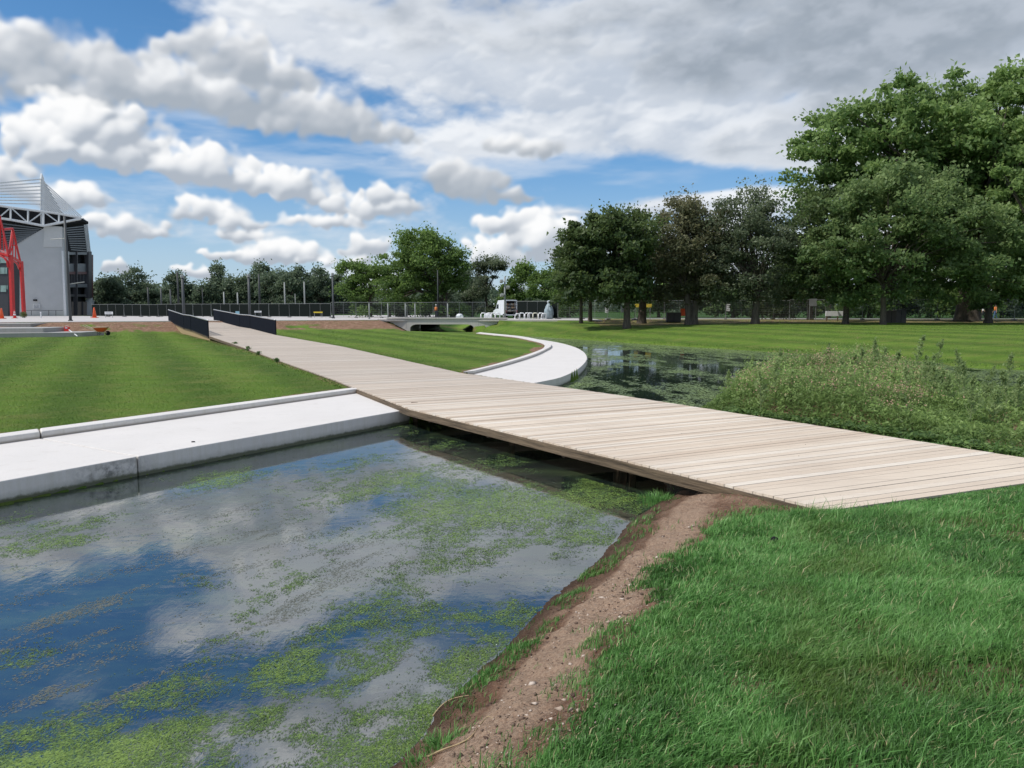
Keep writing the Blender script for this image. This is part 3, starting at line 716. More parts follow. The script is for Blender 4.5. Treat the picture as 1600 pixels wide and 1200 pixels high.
    c = np.where((tt < .5)[..., None], C3((.41,.455,.51), (.60,.63,.67), tt*2), C3((.60,.63,.67), (.98,.985,.99), np.clip(tt*2-1, 0, 1)))
    over(c, ss(-.12, .85, blur(e, 3))*.95*m)
    lt = light(Hc, 1, 5); e = Cc+(fine-.5)*.8
    tt = blur(np.clip(lt*.62+Tc*.46+.17+(big-.5)*.9, 0, 1), 1)
    c = np.where((tt < .5)[..., None], C3((.44,.49,.56), (.74,.77,.81), tt*2), C3((.74,.77,.81), (1.0,1.0,1.0), np.clip(tt*2-1, 0, 1)))
    over(c, ss(-.10, .62, blur(e, 2))*.98*m)
    # the gap the sun shines through
    dirs = np.stack([np.sin(U)*np.cos(V), np.cos(U)*np.cos(V), np.sin(V)], -1)
    al = al*sstep(R(8), R(13), np.arccos(np.clip(dirs@np.array(v), -1, 1)))
    rad = 6000.0; vs = (dirs*rad).reshape(-1, 3); idx = np.arange(nu*nv).reshape(nv, nu); nx = np.roll(idx, -1, 1)
    fcs = np.stack([idx[:-1], nx[:-1], nx[1:], idx[1:]], -1).reshape(-1, 4)
    m_, nt, b = newmat('cloud_cover'); k = NT(nt); nt.nodes.remove(b); at = k.new('ShaderNodeAttribute', attribute_name='mask'); em = k.new('ShaderNodeEmission'); tr = k.new('ShaderNodeBsdfTransparent'); mx = k.new('ShaderNodeMixShader')
    k.l.new(at.outputs['Color'], em.inputs[0]); k.l.new(at.outputs['Alpha'], mx.inputs[0]); k.l.new(tr.outputs[0], mx.inputs[1]); k.l.new(em.outputs[0], mx.inputs[2]); k.l.new(mx.outputs[0], nt.nodes['Material Output'].inputs[0])
    m_.cycles.emission_sampling = 'NONE'
    o = mesh_np('sky', vs, fcs, m_, smooth=True, vcol=np.concatenate([col_, al[..., None]], -1).reshape(-1, 4)); tag(o, kind='structure')
build_sky()
#@@PART2
# ================================================================== LEAVES AND BLADES (numpy)
def rand_dirs(n, up=0.0, g=RNG):
    d = g.normal(size=(n, 3)); d[:, 2] += up; return d/np.linalg.norm(d, axis=1, keepdims=True)
def leaf_mesh(name, pos, size, mat, parent, tint, up=.5, asp=.55, g=RNG, along=None):
    """one small four-cornered leaf face at each position"""
    n = len(pos); nrm = rand_dirs(n, up, g); a = rand_dirs(n, 0, g) if along is None else along+rand_dirs(n, 0, g)*.45
    t = np.cross(nrm, a); t /= np.linalg.norm(t, axis=1, keepdims=True)+1e-9; b = np.cross(nrm, t)
    size = np.asarray(size).reshape(-1, 1)*np.ones((n, 1)); w = size*asp
    v = np.stack([pos-b*size, pos+t*w-b*size*.1, pos+b*size, pos-t*w-b*size*.1], 1).reshape(-1, 3)
    return mesh_np(name, v, np.arange(4*n).reshape(n, 4), mat, parent, fattr=tint)
def blade_mesh(name, base, hgt, width, lean, mat, parent, tint, g=RNG, kind=None):
    """grass blades: two sections bending over, base (n,3), lean (n,2)"""
    n = len(base); q = g.uniform(0, 2*np.pi, n); side = np.stack([np.cos(q), np.sin(q), np.zeros(n)], 1)*width.reshape(-1, 1)*.5
    L = np.concatenate([lean, np.zeros((n, 1))], 1); hh = hgt.reshape(-1, 1); up = np.array([[0, 0, 1.0]])
    m = base+up*hh*.55+L*hh*.28; tp = base+up*hh*(1-.25*np.linalg.norm(lean, axis=1, keepdims=True))+L*hh
    v = np.stack([base-side, base+side, m+side*.8, m-side*.8, tp], 1).reshape(-1, 3); i = np.arange(n).reshape(-1, 1)*5
    quad = i+np.array([[0, 1, 2, 3]]); tri = i+np.array([[3, 2, 4]])
    o = mesh_np(name, v, [quad, tri], mat, parent, fattr=np.concatenate([tint, tint]))
    if kind: o['kind'] = kind
    return o
def hz(x, y): return ground_h(np.atleast_1d(x), np.atleast_1d(y))[0]
def hz1(x, y): return float(hz(x, y)[0])

# ------------------------------------------------------------------ grass on the near bank
def near_grass():
    g = np.random.default_rng(31); N = 1350000
    r = 1.7+(15-1.7)*g.uniform(0, 1, N)**1.25; a = g.uniform(R(-18), R(64), N); x = np.sin(a)*r; y = np.cos(a)*r
    h, s, side, inw, dp, inp, n1, n2 = ground_h(x, y)
    n4 = fbm(x*1.6, y*1.6, 4, 21); s_ = s; s = s*(.90+.10*sstep(2.5, 7.0, y)); e = s+(n4-.5)*.9; dd = (x-3.5)*.4+(y-8.5)*-.917
    cov = sstep(.95, 1.45, e)
    weed = (.10+.45*sstep(4.0, 7, y))*sstep(.52, .68, fbm(x*1.9+9, y*1.9, 4, 51))*sstep(.12, .3, s)*(1-sstep(1.3, 1.7, s))
    path = sstep(.38, .55, s)*(1-sstep(.75, .95, s)); weed = weed*(1-path*.93)
    cov = np.maximum(cov, weed)
    cov = np.maximum(cov, .42*sstep(.50, .62, fbm(x*2.6+3, y*2.6, 3, 151))*sstep(.04, .12, s)*(1-sstep(.30, .45, s))*(y > 4.6))
    cor = np.hypot(x-2.6, y-9.4)/2.6-(n4-.5)*.5; cov = cov*np.where((y < 12) & (s > .35), np.maximum(sstep(.26, .48, cor), .06), 1)
    bare = sstep(.62, .70, fbm(x*1.1+12, y*1.1+3, 4, 33)); cov = cov*(1-bare*.72)
    thin = sstep(.35, .55, fbm(x*2.6, y*2.6, 4, 37)); cov = cov*(.55+.45*thin)
    dk_ = np.minimum(pl_dist(x, y, [L_[0][:2], R_[0][:2]]), pl_dist(x, y, [L_[0][:2], L_[1][:2]]))
    indeck = inpoly(x, y, DECK)
    keep = (side == 0) & (~inw) & (~indeck) & (dd > -.03) & (g.uniform(0, 1, N) < cov)
    ldeck = pl_dist(x, y, [L_[0][:2], L_[1][:2]])
    keep2 = (side == 0) & (~inw) & (~indeck) & (dd <= -.03) & (y < 14) & (g.uniform(0, 1, N) < .35*cov)
    keep = (keep | keep2)
    x, y, h, s, dd, r, cv, n4, ldeck = (q[keep] for q in (x, y, h, s, dd, r, cov, n4, ldeck)); n = len(x)
    tuft = fbm(x*3.0, y*3.0, 4, 41); big = fbm(x*.9, y*.9, 3, 43)
    hgt = (.038+.050*tuft+.030*g.uniform(0, 1, n)+.05*np.clip(big-.45, 0, 1))*np.where(s < 1.9, .75, 1.0)
    hgt *= .45+.55*sstep(.05, .6, dk_[keep])*1.0
    hgt *= 1+1.1*np.exp(-((x-3.35)/.9)**2-((y-7.75)/.42)**2)
    hgt *= np.where(g.uniform(0, 1, n) < .03, 1.7, 1)
    q = 2*np.pi*fbm(x*1.3, y*1.3, 3, 47)*2.2+g.normal(size=n)*1.7; am = g.uniform(.1, .85, n)
    lean = np.stack([np.cos(q)*am+.25, np.sin(q)*am-.05], 1)
    wd = (.0038+.0032*g.uniform(0, 1, n))*(1+.10*np.clip(r-4, 0, 10))
    tint = np.clip(.42+g.normal(size=n)*.19+(tuft-.5)*.9+(big-.5)*.7, 0, 1); tint = np.where(g.uniform(0, 1, n) < .035, 1.0, tint*.9)
    m, nt, b = newmat('grass_blades'); k = NT(nt)
    c = k.ramp(k.attr('tint'), [(0, (.054,.135,.032)), (.4, (.105,.262,.060)), (.75, (.180,.385,.105)), (.92, (.27,.43,.17)), (1, (.50,.46,.25))])
    yel = k.noise(k.pos(), .8, 4, .6); c = k.mix(k.maprange(yel, .50, .70, 0, .55), c, (.12,.16,.03))
    k.put(b.inputs['Base Color'], c); b.inputs['Roughness'].default_value = .5; b.inputs['Specular IOR Level'].default_value = .4
    tr = k.new('ShaderNodeBsdfTranslucent'); k.put(tr.inputs[0], c); mx = k.new('ShaderNodeMixShader'); mx.inputs[0].default_value = .3
    k.l.new(b.outputs[0], mx.inputs[1]); k.l.new(tr.outputs[0], mx.inputs[2]); k.l.new(mx.outputs[0], nt.nodes['Material Output'].inputs[0])
    o = blade_mesh('grass', np.stack([x, y, h-.006], 1), hgt, wd, lean, m, None, tint, g)
    tag(o, 'long green grass growing on the near bank', 'grass', kind='stuff')
    return m
grass_m = near_grass()

def lawn_grass():
    """rougher short turf on the mown lawns and the far bank, thinning with distance"""
    g = np.random.default_rng(77); N = 400000
    r = 15*np.exp(g.uniform(0, 1, N)*math.log(80/15)); a = g.uniform(R(-38), R(38), N); x = np.sin(a)*r; y = np.cos(a)*r
    h, s, side, inw, dp, inp, n1, n2 = ground_h(x, y)
    dk_ = np.minimum(pl_dist(x, y, [p[:2] for p in L_]), pl_dist(x, y, [p[:2] for p in R_]))
    indeck = inpoly(x, y, DECK); n4 = fbm(x*1.6, y*1.6, 4, 21)
    kb = pl_dist(x, y, innb); inl = inpoly(x, y, list(outer)+list(innb)[::-1])
    emb = (side == 1) & (dp < 6.5) & (~inp); patch = fbm(x*.3, y*.7, 4, 44)
    cov = np.where(side == 1, sstep(3.5, 4.0, s+(n4-.5)*.8), np.where(side == 2, sstep(.0, .8, s)*(1-sstep(66, 70, y)*.7), 0))
    cov = np.where(emb, cov*(.12+.8*sstep(.5, .6, patch)), cov)
    keep = (side > 0) & (~inw) & (~indeck) & (~inl) & (~(inp & (side != 2))) & (g.uniform(0, 1, N) < cov*.96)
    edge = (dk_ < .35) & (y < 52)
    x, y, h, r, side, edge, s = (q[keep] for q in (x, y, h, r, side, edge, s)); n = len(x)
    cl = fbm(x*.8, y*.8, 4, 53)
    hgt = (.012+.016*g.uniform(0, 1, n)+.02*np.clip(cl-.5, 0, 1))*(1+.008*r)*np.where(edge, 2.4*g.uniform(.4, 1, n), 1)*np.where((side == 2) & (s < 1.2), 2.5, 1)
    q = g.uniform(0, 2*np.pi, n); am = g.uniform(.2, 1.0, n); wd = .005+.0005*r
    m, nt, b = newmat('lawn_turf'); k = NT(nt)
    p = k.pos(); w = k.math('SINE', k.math('MULTIPLY', k.sep(k.mapping(p, rot=(0,0,R(-27))))[0], 2.1))
    c = k.ramp(k.attr('tint'), [(0, (.085,.165,.020)), (.5, (.165,.285,.038)), (1, (.26,.36,.07))])
    c = k.mix(k.maprange(w, -.8, .8, .6, 0), c, (.030,.085,.013)); c = k.mix(k.maprange(k.noise(p, .9, 6, .7), .48, .68, 0, .45), c, (.22,.25,.07))
    k.put(b.inputs['Base Color'], c); b.inputs['Roughness'].default_value = .8; b.inputs['Specular IOR Level'].default_value = .2
    tint = np.clip(.45+g.normal(size=n)*.2+(cl-.5)*.8, 0, 1)
    o = blade_mesh('lawn_turf', np.stack([x, y, h-.01], 1), hgt, wd, np.stack([np.cos(q)*am, np.sin(q)*am], 1), m, None, tint, g)
    tag(o, 'short mown turf on the lawns and the far bank', 'grass', kind='stuff')
lawn_grass()

# ------------------------------------------------------------------ stones and dead stalks on the bare bank
def pebbles():
    g = np.random.default_rng(5); V = []; Fc = []; T = []; nn = 0
    base = np.array([(1,0,0),(-1,0,0),(0,1,0),(0,-1,0),(0,0,1),(0,0,-1)], float); tri = np.array([(0,2,4),(2,1,4),(1,3,4),(3,0,4),(2,0,5),(1,2,5),(3,1,5),(0,3,5)])
    N = 60000; r = 2.2+9*g.uniform(0, 1, N)**1.2; a = g.uniform(R(-20), R(40), N); x = np.sin(a)*r; y = np.cos(a)*r
    h, s, side, inw, *_ = ground_h(x, y); dd = (x-3.5)*.4+(y-8.5)*-.917
    w = np.maximum(sstep(.3, .6, s), .8*sstep(.05, .15, s)*(s < .45))*(1-sstep(1.7, 2.6, s))+.9*(np.hypot(x-2.6, y-9.4) < 1.5)*(s > .3)
    keep = (side == 0) & (~inw) & (~inpoly(x, y, DECK)) & (dd > -.4) & (g.uniform(0, 1, N) < w*.42*fbm(x*2, y*2, 3, 3)*2)
    x, y, h, sk = x[keep], y[keep], h[keep], s[keep]; n = len(x)
    sz = .0035+.009*g.uniform(0, 1, n)**2.5+np.where(g.uniform(0, 1, n) < .03, .014, 0); k = g.uniform(.6, 1.3, (n, 6, 1)); q = g.uniform(0, 6.28, n)
    v = base[None]*k*sz[:, None, None]*np.array([1.25, .9, .6]); c, s_ = np.cos(q)[:, None], np.sin(q)[:, None]
    vx = v[..., 0]*c-v[..., 1]*s_+x[:, None]; vy = v[..., 0]*s_+v[..., 1]*c+y[:, None]; vz = v[..., 2]+h[:, None]+sz[:, None]*.25
    v = np.stack([vx, vy, vz], -1).reshape(-1, 3); f = (np.arange(n)[:, None, None]*6+tri[None]).reshape(-1, 3)
    o = mesh_np('gravel', v, f, m_tint('stone', [(0, (.07,.042,.030)), (.5, (.30,.22,.165)), (1, (.55,.47,.40))]), smooth=False, fattr=np.repeat(g.uniform(0, 1, n)*np.where(sk < .5, .18, 1.0)*np.where(g.uniform(0, 1, n) < .5, .35, 1), 8))
    tag(o, 'small stones lying in the bare brown soil', 'gravel', kind='stuff')
pebbles()
def stalk(pts, label):
    P3 = []
    for px, py in pts:
        z = .35
        for _ in range(12): x, y = P(px, py, z); z = .5*z+.5*(hz1(x, y)+.012)
        P3.append((x, y, z))
    P3 = smooth(P3, 5); o = P3[0]; m = MB(); m.tube([tuple(a-b for a, b in zip(p, o)) for p in P3], [.0055*(1-.6*i/len(P3)) for i in range(len(P3))], 5)
    tag(m.build('dead_stalk', pmat('straw', (.36,.27,.15), .8), None, smooth=True, loc=o), label, 'stalk')
stalk([(668,1182), (690,1172), (715,1163), (735,1152), (748,1136), (762,1120), (772,1124)], 'longer pale dead stalk lying on the bare soil near the bottom edge')
stalk([(672,1124), (688,1104), (706,1092), (733,1086)], 'thin pale dead root along the waterline at the bottom of the bank')
# dark stone in the grass near the end of the boardwalk
g_ = MB(); g_.lathe([(.008,-.02), (.03,0), (.034,.02), (.022,.038), (.006,.046)], n=9, fold=lambda q, z: 1+.25*math.sin(3*q+z*60)); x_, y_ = P(1210, 842, .55)
tag(g_.build('dark_stone', pmat('black_stone', (.01,.01,.011), .5), None, smooth=True, loc=(x_, y_, hz1(x_, y_)+.03)), 'small black lump lying in the long grass below the boardwalk corner', 'stone')

# ------------------------------------------------------------------ algae floating on the water
def algae():
    g = np.random.default_rng(91)
    th = R(60); ca, sa = math.cos(th), math.sin(th)       # the channel's direction
    def field(x, y):
        u = x*ca+y*sa; v = -x*sa+y*ca
        wq = (fbm(x*.5, y*.5, 3, 7)-.5)*2.0
        return fbm(u*.55+wq, v*1.5+wq, 5, 12), fbm(u*2.4+wq*2, v*5.5, 4, 14)
    # how much algae, by place: (x px, y px, half-size m, amount)
    spots = [(720,770,1.5,.50), (800,790,1.3,.40), (650,790,1.0,.30), (900,790,1.3,.42), (960,770,1.0,.5), (880,850,1.0,.36), (760,735,1.4,.3), (640,665,1.3,.42), (680,690,.9,.2), (345,752,.7,.40), (480,730,.5,.15),
             (600,950,.8,.33), (500,1090,.9,.26), (650,1000,1.0,.22), (680,960,.7,.34), (760,960,.5,.30), (450,1050,.6,.40), (560,1030,.6,.34), (700,1040,.45,.34), (420,1130,.5,.36), (560,1150,.45,.42), (620,1120,.4,.36), (120,1170,.6,.42), (30,1180,.6,.42), (250,1100,.6,.28), (350,1010,.5,.28), (230,1190,.4,.3), (380,965,.35,.26), (480,905,.35,.2), (70,855,.5,.22), (720,1000,.5,.25), (860,900,.5,.25),
             (700,645,.9,.35), (30,1040,.3,.3), (330,1190,.5,.3), (760,900,.8,.25), (820,870,.8,.2), (640,1060,.5,.2)]
    pts = [(P(px, py), r_, a_) for px, py, r_, a_ in spots]
    def bias(x, y):
        b = np.zeros(x.shape)
        for (cx, cy), r_, a_ in pts: b = np.maximum(b, a_*np.exp(-(((x-cx)/r_)**2+((y-cy)/r_)**2)*.7))
        return b
    N = 2300000; r = 3.4*np.exp(g.uniform(0, 1, N)*math.log(17.5/3.4)); a = g.uniform(R(-58), R(20), N); x = np.sin(a)*r; y = np.cos(a)*r
    m0 = inpoly(x, y, WPOLY) & (~inpoly(x, y, [p for p in DECK])); x, y, r = x[m0], y[m0], r[m0]
    f1, f2 = field(x, y); b = bias(x, y); dn = pl_dist(x, y, S_near); f3 = fbm(x*9, y*9, 3, 57)
    dens = f1*.9+f2*.42+b*1.0-1.05+.42*f3+.05*(dn < .5)
    p = sstep(-.10, .30, dens)**1.3+.012*(f2 > .5); keep = g.uniform(0, 1, len(x)) < p*.74
    sb = np.zeros(x.shape)
    for px_, py_, r_ in ((150,960,.8), (300,900,.8), (430,940,.7), (60,1010,.5), (330,790,.8), (420,830,.7), (230,960,.6), (560,880,.6), (560,1000,.6), (230,1060,.5), (120,1070,.4)):
        cx, cy = P(px_, py_); sb = np.maximum(sb, np.exp(-((x-cx)**2+(y-cy)**2)/r_**2))
    f5 = fbm((x*ca+y*sa)*1.1+4, (-x*sa+y*ca)*4.5, 5, 121); scum = (g.uniform(0, 1, len(x)) < sstep(.50, .66, f5+.10*(f3-.5))*sb*.38) & (~keep); keep = keep | scum; keep0 = keep
    x, y, r, f2, dens = x[keep], y[keep], r[keep], f2[keep], dens[keep]; n = len(x)
    q = th+g.normal(size=n)*.55+(f2-.5)*3; L = (.0045+.011*g.uniform(0, 1, n)**2)*(.70+.085*r); W = L*g.uniform(.14, .42, n)
    d = np.stack([np.cos(q), np.sin(q)], 1); t = np.stack([-np.sin(q), np.cos(q)], 1); c = np.stack([x, y], 1); z = .0015+.004*g.uniform(0, 1, n)*np.clip(dens*4, .2, 1.5)
    def pt(p2, dz=0): return np.concatenate([p2, (z+dz).reshape(-1, 1)], 1)
    v = np.stack([pt(c-d*L[:, None]), pt(c+t*W[:, None], .002), pt(c+d*L[:, None]+t*(W*.6)[:, None]), pt(c-t*W[:, None])], 1).reshape(-1, 3)
    tint = np.clip(.33+dens*1.4+g.normal(size=n)*.22, .08, 1); tint = np.where(scum[keep0], 0.0, tint)
    m, nt, bb = newmat('algae'); k = NT(nt); cc = k.ramp(k.attr('tint'), [(0, (.13,.14,.115)), (.10, (.075,.10,.070)), (.35, (.055,.100,.035)), (.65, (.095,.175,.035)), (1, (.22,.33,.07))])
    k.put(bb.inputs['Base Color'], cc); bb.inputs['Roughness'].default_value = .6
    tr_ = k.new('ShaderNodeBsdfTransparent'); mx_ = k.new('ShaderNodeMixShader'); mx_.inputs[0].default_value = .28; k.l.new(bb.outputs[0], mx_.inputs[1]); k.l.new(tr_.outputs[0], mx_.inputs[2]); k.l.new(mx_.outputs[0], nt.nodes['Material Output'].inputs[0])
    tag(mesh_np('floating_algae', v, np.arange(4*n).reshape(n, 4), m, fattr=tint), 'bright green algae floating in streaks on the left pool', 'algae', kind='stuff')
    # duckweed rafts on the dark water beyond the boardwalk
    N = 600000; r = 17*np.exp(g.uniform(0, 1, N)*math.log(82/17)); a = g.uniform(R(-8), R(38), N); x = np.sin(a)*r; y = np.cos(a)*r
    m0 = inpoly(x, y, WPOLY) & (~inpoly(x, y, DECK)); x, y, r = x[m0], y[m0], r[m0]
    dr = pl_dist(x, y, S_right); dl = pl_dist(x, y, S_left); dn = pl_dist(x, y, S_near)
    f = fbm(x*.45+3, y*.22, 4, 17); f2 = fbm(x*1.5, y*.8, 4, 19)
    den = .13+(f-.5)*1.1+(f2-.5)*1.2+.55*np.exp(-dr/1.6)+.28*np.exp(-dl/.9)+.30*np.exp(-dn/2.2)+.30*sstep(44, 56, y)+.16*(dr < 6)-.10
    pd = sstep(.0, .20, den); keep = g.uniform(0, 1, len(x)) < pd*.75*(.3+.7*(r/60)**.4)+.01
    x, y, r, f2, den = x[keep], y[keep], r[keep], f2[keep], den[keep]; n = len(x); q = g.uniform(0, 6.28, n)
    L = (.014+.030*g.uniform(0, 1, n)**2)*(r/22)**.9; c = np.stack([x, y], 1); z = .003+.005*g.uniform(0, 1, n)
    d = np.stack([np.cos(q), np.sin(q)], 1)*L[:, None]*1.3; t = np.stack([-np.sin(q), np.cos(q)], 1)*L[:, None]*.8
    v = np.stack([pt(c-d), pt(c+t), pt(c+d), pt(c-t)], 1).reshape(-1, 3)
    m2, nt, bb = newmat('duckweed'); k = NT(nt); k.put(bb.inputs['Base Color'], k.ramp(k.attr('tint'), [(0, (.065,.095,.055)), (.5, (.13,.19,.075)), (1, (.22,.31,.10))])); bb.inputs['Roughness'].default_value = .5
    tag(mesh_np('duckweed', v, np.arange(4*n).reshape(n, 4), m2, fattr=np.clip(.3+den+g.normal(size=n)*.2, 0, 1)), 'pale green weed rafts on the dark water behind the boardwalk', 'duckweed', kind='stuff')
algae()

# ------------------------------------------------------------------ weeds on the bank to the right of the boardwalk
def weeds():
    g = np.random.default_rng(17)
    poly = [P(1098,643,.1), P(1120,622,.1), P(1190,603,.1), P(1330,592,.1), (16.2,26.6), (19,22.8), (24,19), (22,10.2), (9.0,11.4), (7.75,12.1), (6.5,14.0), (5.6,15.6), (4.9,16.9)]
    N = 60000; x = g.uniform(3, 25, N); y = g.uniform(9, 30, N); ins = inpoly(x, y, poly); de = pl_dist(x, y, poly+[poly[0]])
    dR = pl_dist(x, y, [p[:2] for p in R_[:4]]); keep = ins & (~inpoly(x, y, DECK)) & (dR > .10) & (hz(x, y) > -.06) & (g.uniform(0, 1, N) < np.where(x/y > .62, .45, 1))
    x, y, de, dR = x[keep], y[keep], de[keep], dR[keep]; n = len(x)
    A_ = np.degrees(np.arctan2(x, y)); f = fbm(x*.5, y*.5, 3, 23)
    H = sstep(0, .8, de)*sstep(.1, 1.5, dR+(f-.5)*.8)*np.interp(A_, [14, 17, 20, 24, 27, 29, 31, 34, 40], [.4, .8, 1.0, 1.0, .85, .42, .30, .30, .4])
    tus = fbm(x*2.3, y*2.3, 3, 63)
    H = .07+H*np.clip(.32+.65*f+1.5*(tus-.38), .2, 1.5)*.86
    right = x/y > .60
    H = np.where(right, H*.8*g.uniform(.3, 1.15, n), H*g.uniform(.8, 1.05, n))
    z0 = hz(x, y); k_ = 13
    t = g.uniform(.15, 1, (n, k_)); H2 = H[:, None]
    lx = g.normal(size=(n, 1))*.10*H2*t; ly = g.normal(size=(n, 1))*.10*H2*t
    jit = (.035+.05*H2)
    pos = np.stack([x[:, None]+lx+g.normal(size=(n, k_))*jit, y[:, None]+ly+g.normal(size=(n, k_))*jit, z0[:, None]+H2*t], -1).reshape(-1, 3)
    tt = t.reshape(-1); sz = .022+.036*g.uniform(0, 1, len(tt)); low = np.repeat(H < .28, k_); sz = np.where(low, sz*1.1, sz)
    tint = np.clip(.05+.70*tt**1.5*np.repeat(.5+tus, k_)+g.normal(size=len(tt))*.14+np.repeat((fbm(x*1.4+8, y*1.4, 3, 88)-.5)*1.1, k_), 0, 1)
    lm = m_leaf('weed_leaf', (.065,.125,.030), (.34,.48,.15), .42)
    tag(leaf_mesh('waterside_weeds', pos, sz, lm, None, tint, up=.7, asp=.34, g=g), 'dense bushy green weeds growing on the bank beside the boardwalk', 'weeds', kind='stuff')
    # pinkish flower spikes near the tops
    nf = 60000; i = g.integers(0, n, nf); ok = H[i] > .42; i = i[ok]; i = i[g.uniform(0, 1, len(i)) < sstep(.43, .62, fbm(x[i]*.9+4, y[i]*.9, 3, 29))+.06]
    p = np.stack([x[i]+g.normal(size=len(i))*.07, y[i]+g.normal(size=len(i))*.07, z0[i]+H[i]*g.uniform(.82, 1.08, len(i))], -1); al_ = np.tile([[0,0,1.0]], (len(i), 1))
    q = rand_dirs(len(i), 1.0, g)*.5+al_; 
    tag(leaf_mesh('weed_flowers', p, .014+.018*g.uniform(0, 1, len(i)), m_tint('pink_flower', [(0, (.24,.17,.11)), (.5, (.44,.25,.21)), (1, (.44,.42,.22))]), None, g.uniform(0, 1, len(i)), up=0, asp=.38, g=g), 'small pinkish flower spikes among the waterside weeds', 'flowers', kind='stuff')
    # tall pale green plants standing out of the mass
    lm2 = m_leaf('tall_weed_leaf', (.17,.26,.09), (.40,.50,.22), .5); stm = pmat('weed_stem', (.16,.20,.09), .7)
    spots = [(1150,600,21,.72,'tall'), (1185,590,23.5,.85,''), (1222,585,22,.95,''), (1255,578,23,1.05,''), (1290,572,22,1.0,''), (1330,570,21.5,1.05,''), (1365,545,21,1.5,''), (1392,565,20,1.0,''), (1424,540,19.5,1.45,''), (1459,548,19,1.35,''), (1440,570,18.5,1.0,''), (1500,580,18,.95,''), (1540,590,17,.9,''), (1575,595,16.5,.85,''), (1592,600,16,.85,''), (1482,600,16.5,.8,''), (1556,620,15,.8,''), (1310,575,20,1.0,'')]
    spots += [(int(q), 0, float(d_), float(hh_), 'r') for q, d_, hh_ in zip(np.linspace(1128, 1597, 34)+g.normal(size=34)*8, g.uniform(14.5, 23.5, 34), g.uniform(.55, 1.15, 34))]
    descr = {6: 'tallest feathery weed left of centre in the waterside patch', 8: 'tall feathery weed with a drooping tip, right of the middle of the patch', 9: 'tall narrow weed standing against the dark water gap', 0: 'lone slender weed at the left end of the waterside patch'}
    for j, (px, py, D_, hh, _) in enumerate(spots):
        x0, y0 = X(px, D_), D_; zb = hz1(x0, y0); top = A(px, py-14, D_)[2] if py else zb+hh; hh = max(.5, top-zb)
        if not py and (zb < .02 or not inpoly(np.array([x0]), np.array([y0]), poly)[0]): continue
        lab = descr.get(j, 'pale green feathery weed rising above the waterside patch')
        r = empty('tall_weed', (x0, y0, zb), label=lab, cat='plant', group='tall feathery weeds by the water')
        ln = (g.normal()*.10, g.normal()*.08); st_ = MB(); ctr = [(ln[0]*t**2*hh, ln[1]*t**2*hh, hh*t) for t in np.linspace(0, 1, 7)]
        st_.tube(ctr, [.009*(1-.75*i/6) for i in range(7)], 5); P_ = []
        for b_ in range(30):
            t = g.uniform(.2, .98); q = g.uniform(0, 6.28); L = .26*(1.12-t)*g.uniform(.6, 1.2)*min(1, hh); c = np.array([ln[0]*t*t*hh, ln[1]*t*t*hh, hh*t])
            e = c+np.array([math.cos(q)*L, math.sin(q)*L, L*1.1]); st_.tube([tuple(c), tuple((c+e)/2+np.array([0,0,-.01])), tuple(e)], [.003,.0025,.0015], 3)
            for u in np.linspace(.2, 1, 11): P_.append(c+(e-c)*u+g.normal(size=3)*.014)
        for t in np.linspace(.72, 1.05, 60): P_.append(np.array([ln[0]*t*t*hh, ln[1]*t*t*hh, hh*t])+g.normal(size=3)*.012)
        st_.build('stem', stm, r); P_ = np.array(P_); leaf_mesh('leaves', P_, .019+.030*g.uniform(0, 1, len(P_)), lm2, r, np.clip(g.normal(size=len(P_))*.2+.6, 0, 1), up=.3, asp=.42, g=g)
    # broad low leaves creeping along the boardwalk edge, and tufts at the left edge
    n = 9000; t = g.uniform(0, 1, n); base = np.array([p[:2] for p in R_[:3]]); seg = (t*1.7).clip(0, 1.69); i = seg.astype(int); fr = seg-i
    c = base[i]+(base[i+1]-base[i])*fr[:, None]; nrm = np.array([.86, .5]); off = .10+.75*g.uniform(0, 1, n)**1.6; c = c+nrm*off[:, None]
    ok = fbm(c[:, 0]*1.2, c[:, 1]*1.2, 3, 39) > .50; c = c[ok]; off = off[ok]
    zz = hz(c[:, 0], c[:, 1])+.02+.10*g.uniform(0, 1, len(c))
    tag(leaf_mesh('creeping_plants', np.stack([c[:, 0], c[:, 1], zz], 1), .025+.03*g.uniform(0, 1, len(c)), m_leaf('broad_leaf', (.045,.10,.025), (.17,.27,.07), .3), None, g.uniform(0, 1, len(c)), up=2.0, asp=.6, g=g), 'low broad-leaved plants creeping along the edge of the boardwalk', 'plants', kind='stuff')
weeds()
def tuft(px, py, z, hh, n, rad, label, lean=.5, broad=False, grp=None):
    g = np.random.default_rng(int(px*7+py)); x0, y0 = P(px, py, z); zb = max(.0, hz1(x0, y0))
    b = np.stack([g.normal(size=n)*rad*.45, g.normal(size=n)*rad*.45, np.zeros(n)-.01], 1); q = np.arctan2(b[:, 1], b[:, 0])+g.normal(size=n)*.5; am = g.uniform(.1, lean*1.6, n)
    o = blade_mesh('grass_tuft', b, hh*g.uniform(.5, 1.1, n), np.full(n, .012 if broad else .006)*(1+y0*.03), np.stack([np.cos(q)*am, np.sin(q)*am], 1), grass_m, None, np.clip(g.normal(size=n)*.15+.55, 0, .95), g)
    o.location = (x0, y0, zb); tag(o, label, 'grass tuft', group=grp)
tuft(1030,772,.12,.17,420,.28,'bright grass tuft at the waterline beside the boardwalk end', .6)
tuft(1068,756,.2,.09,120,.16,'small grass tuft on bare soil just right of the larger waterline tuft', .6)
tuft(692,1160,.25,.075,260,.12,'isolated grass tuft on bare soil at the bottom of the picture', .7)
tuft(655,1195,.2,.055,110,.09,'grass tuft cut by the bottom edge beside the water', .7)
tuft(560,546,.42,.0001,3,.1,'tiny tuft') if False else None
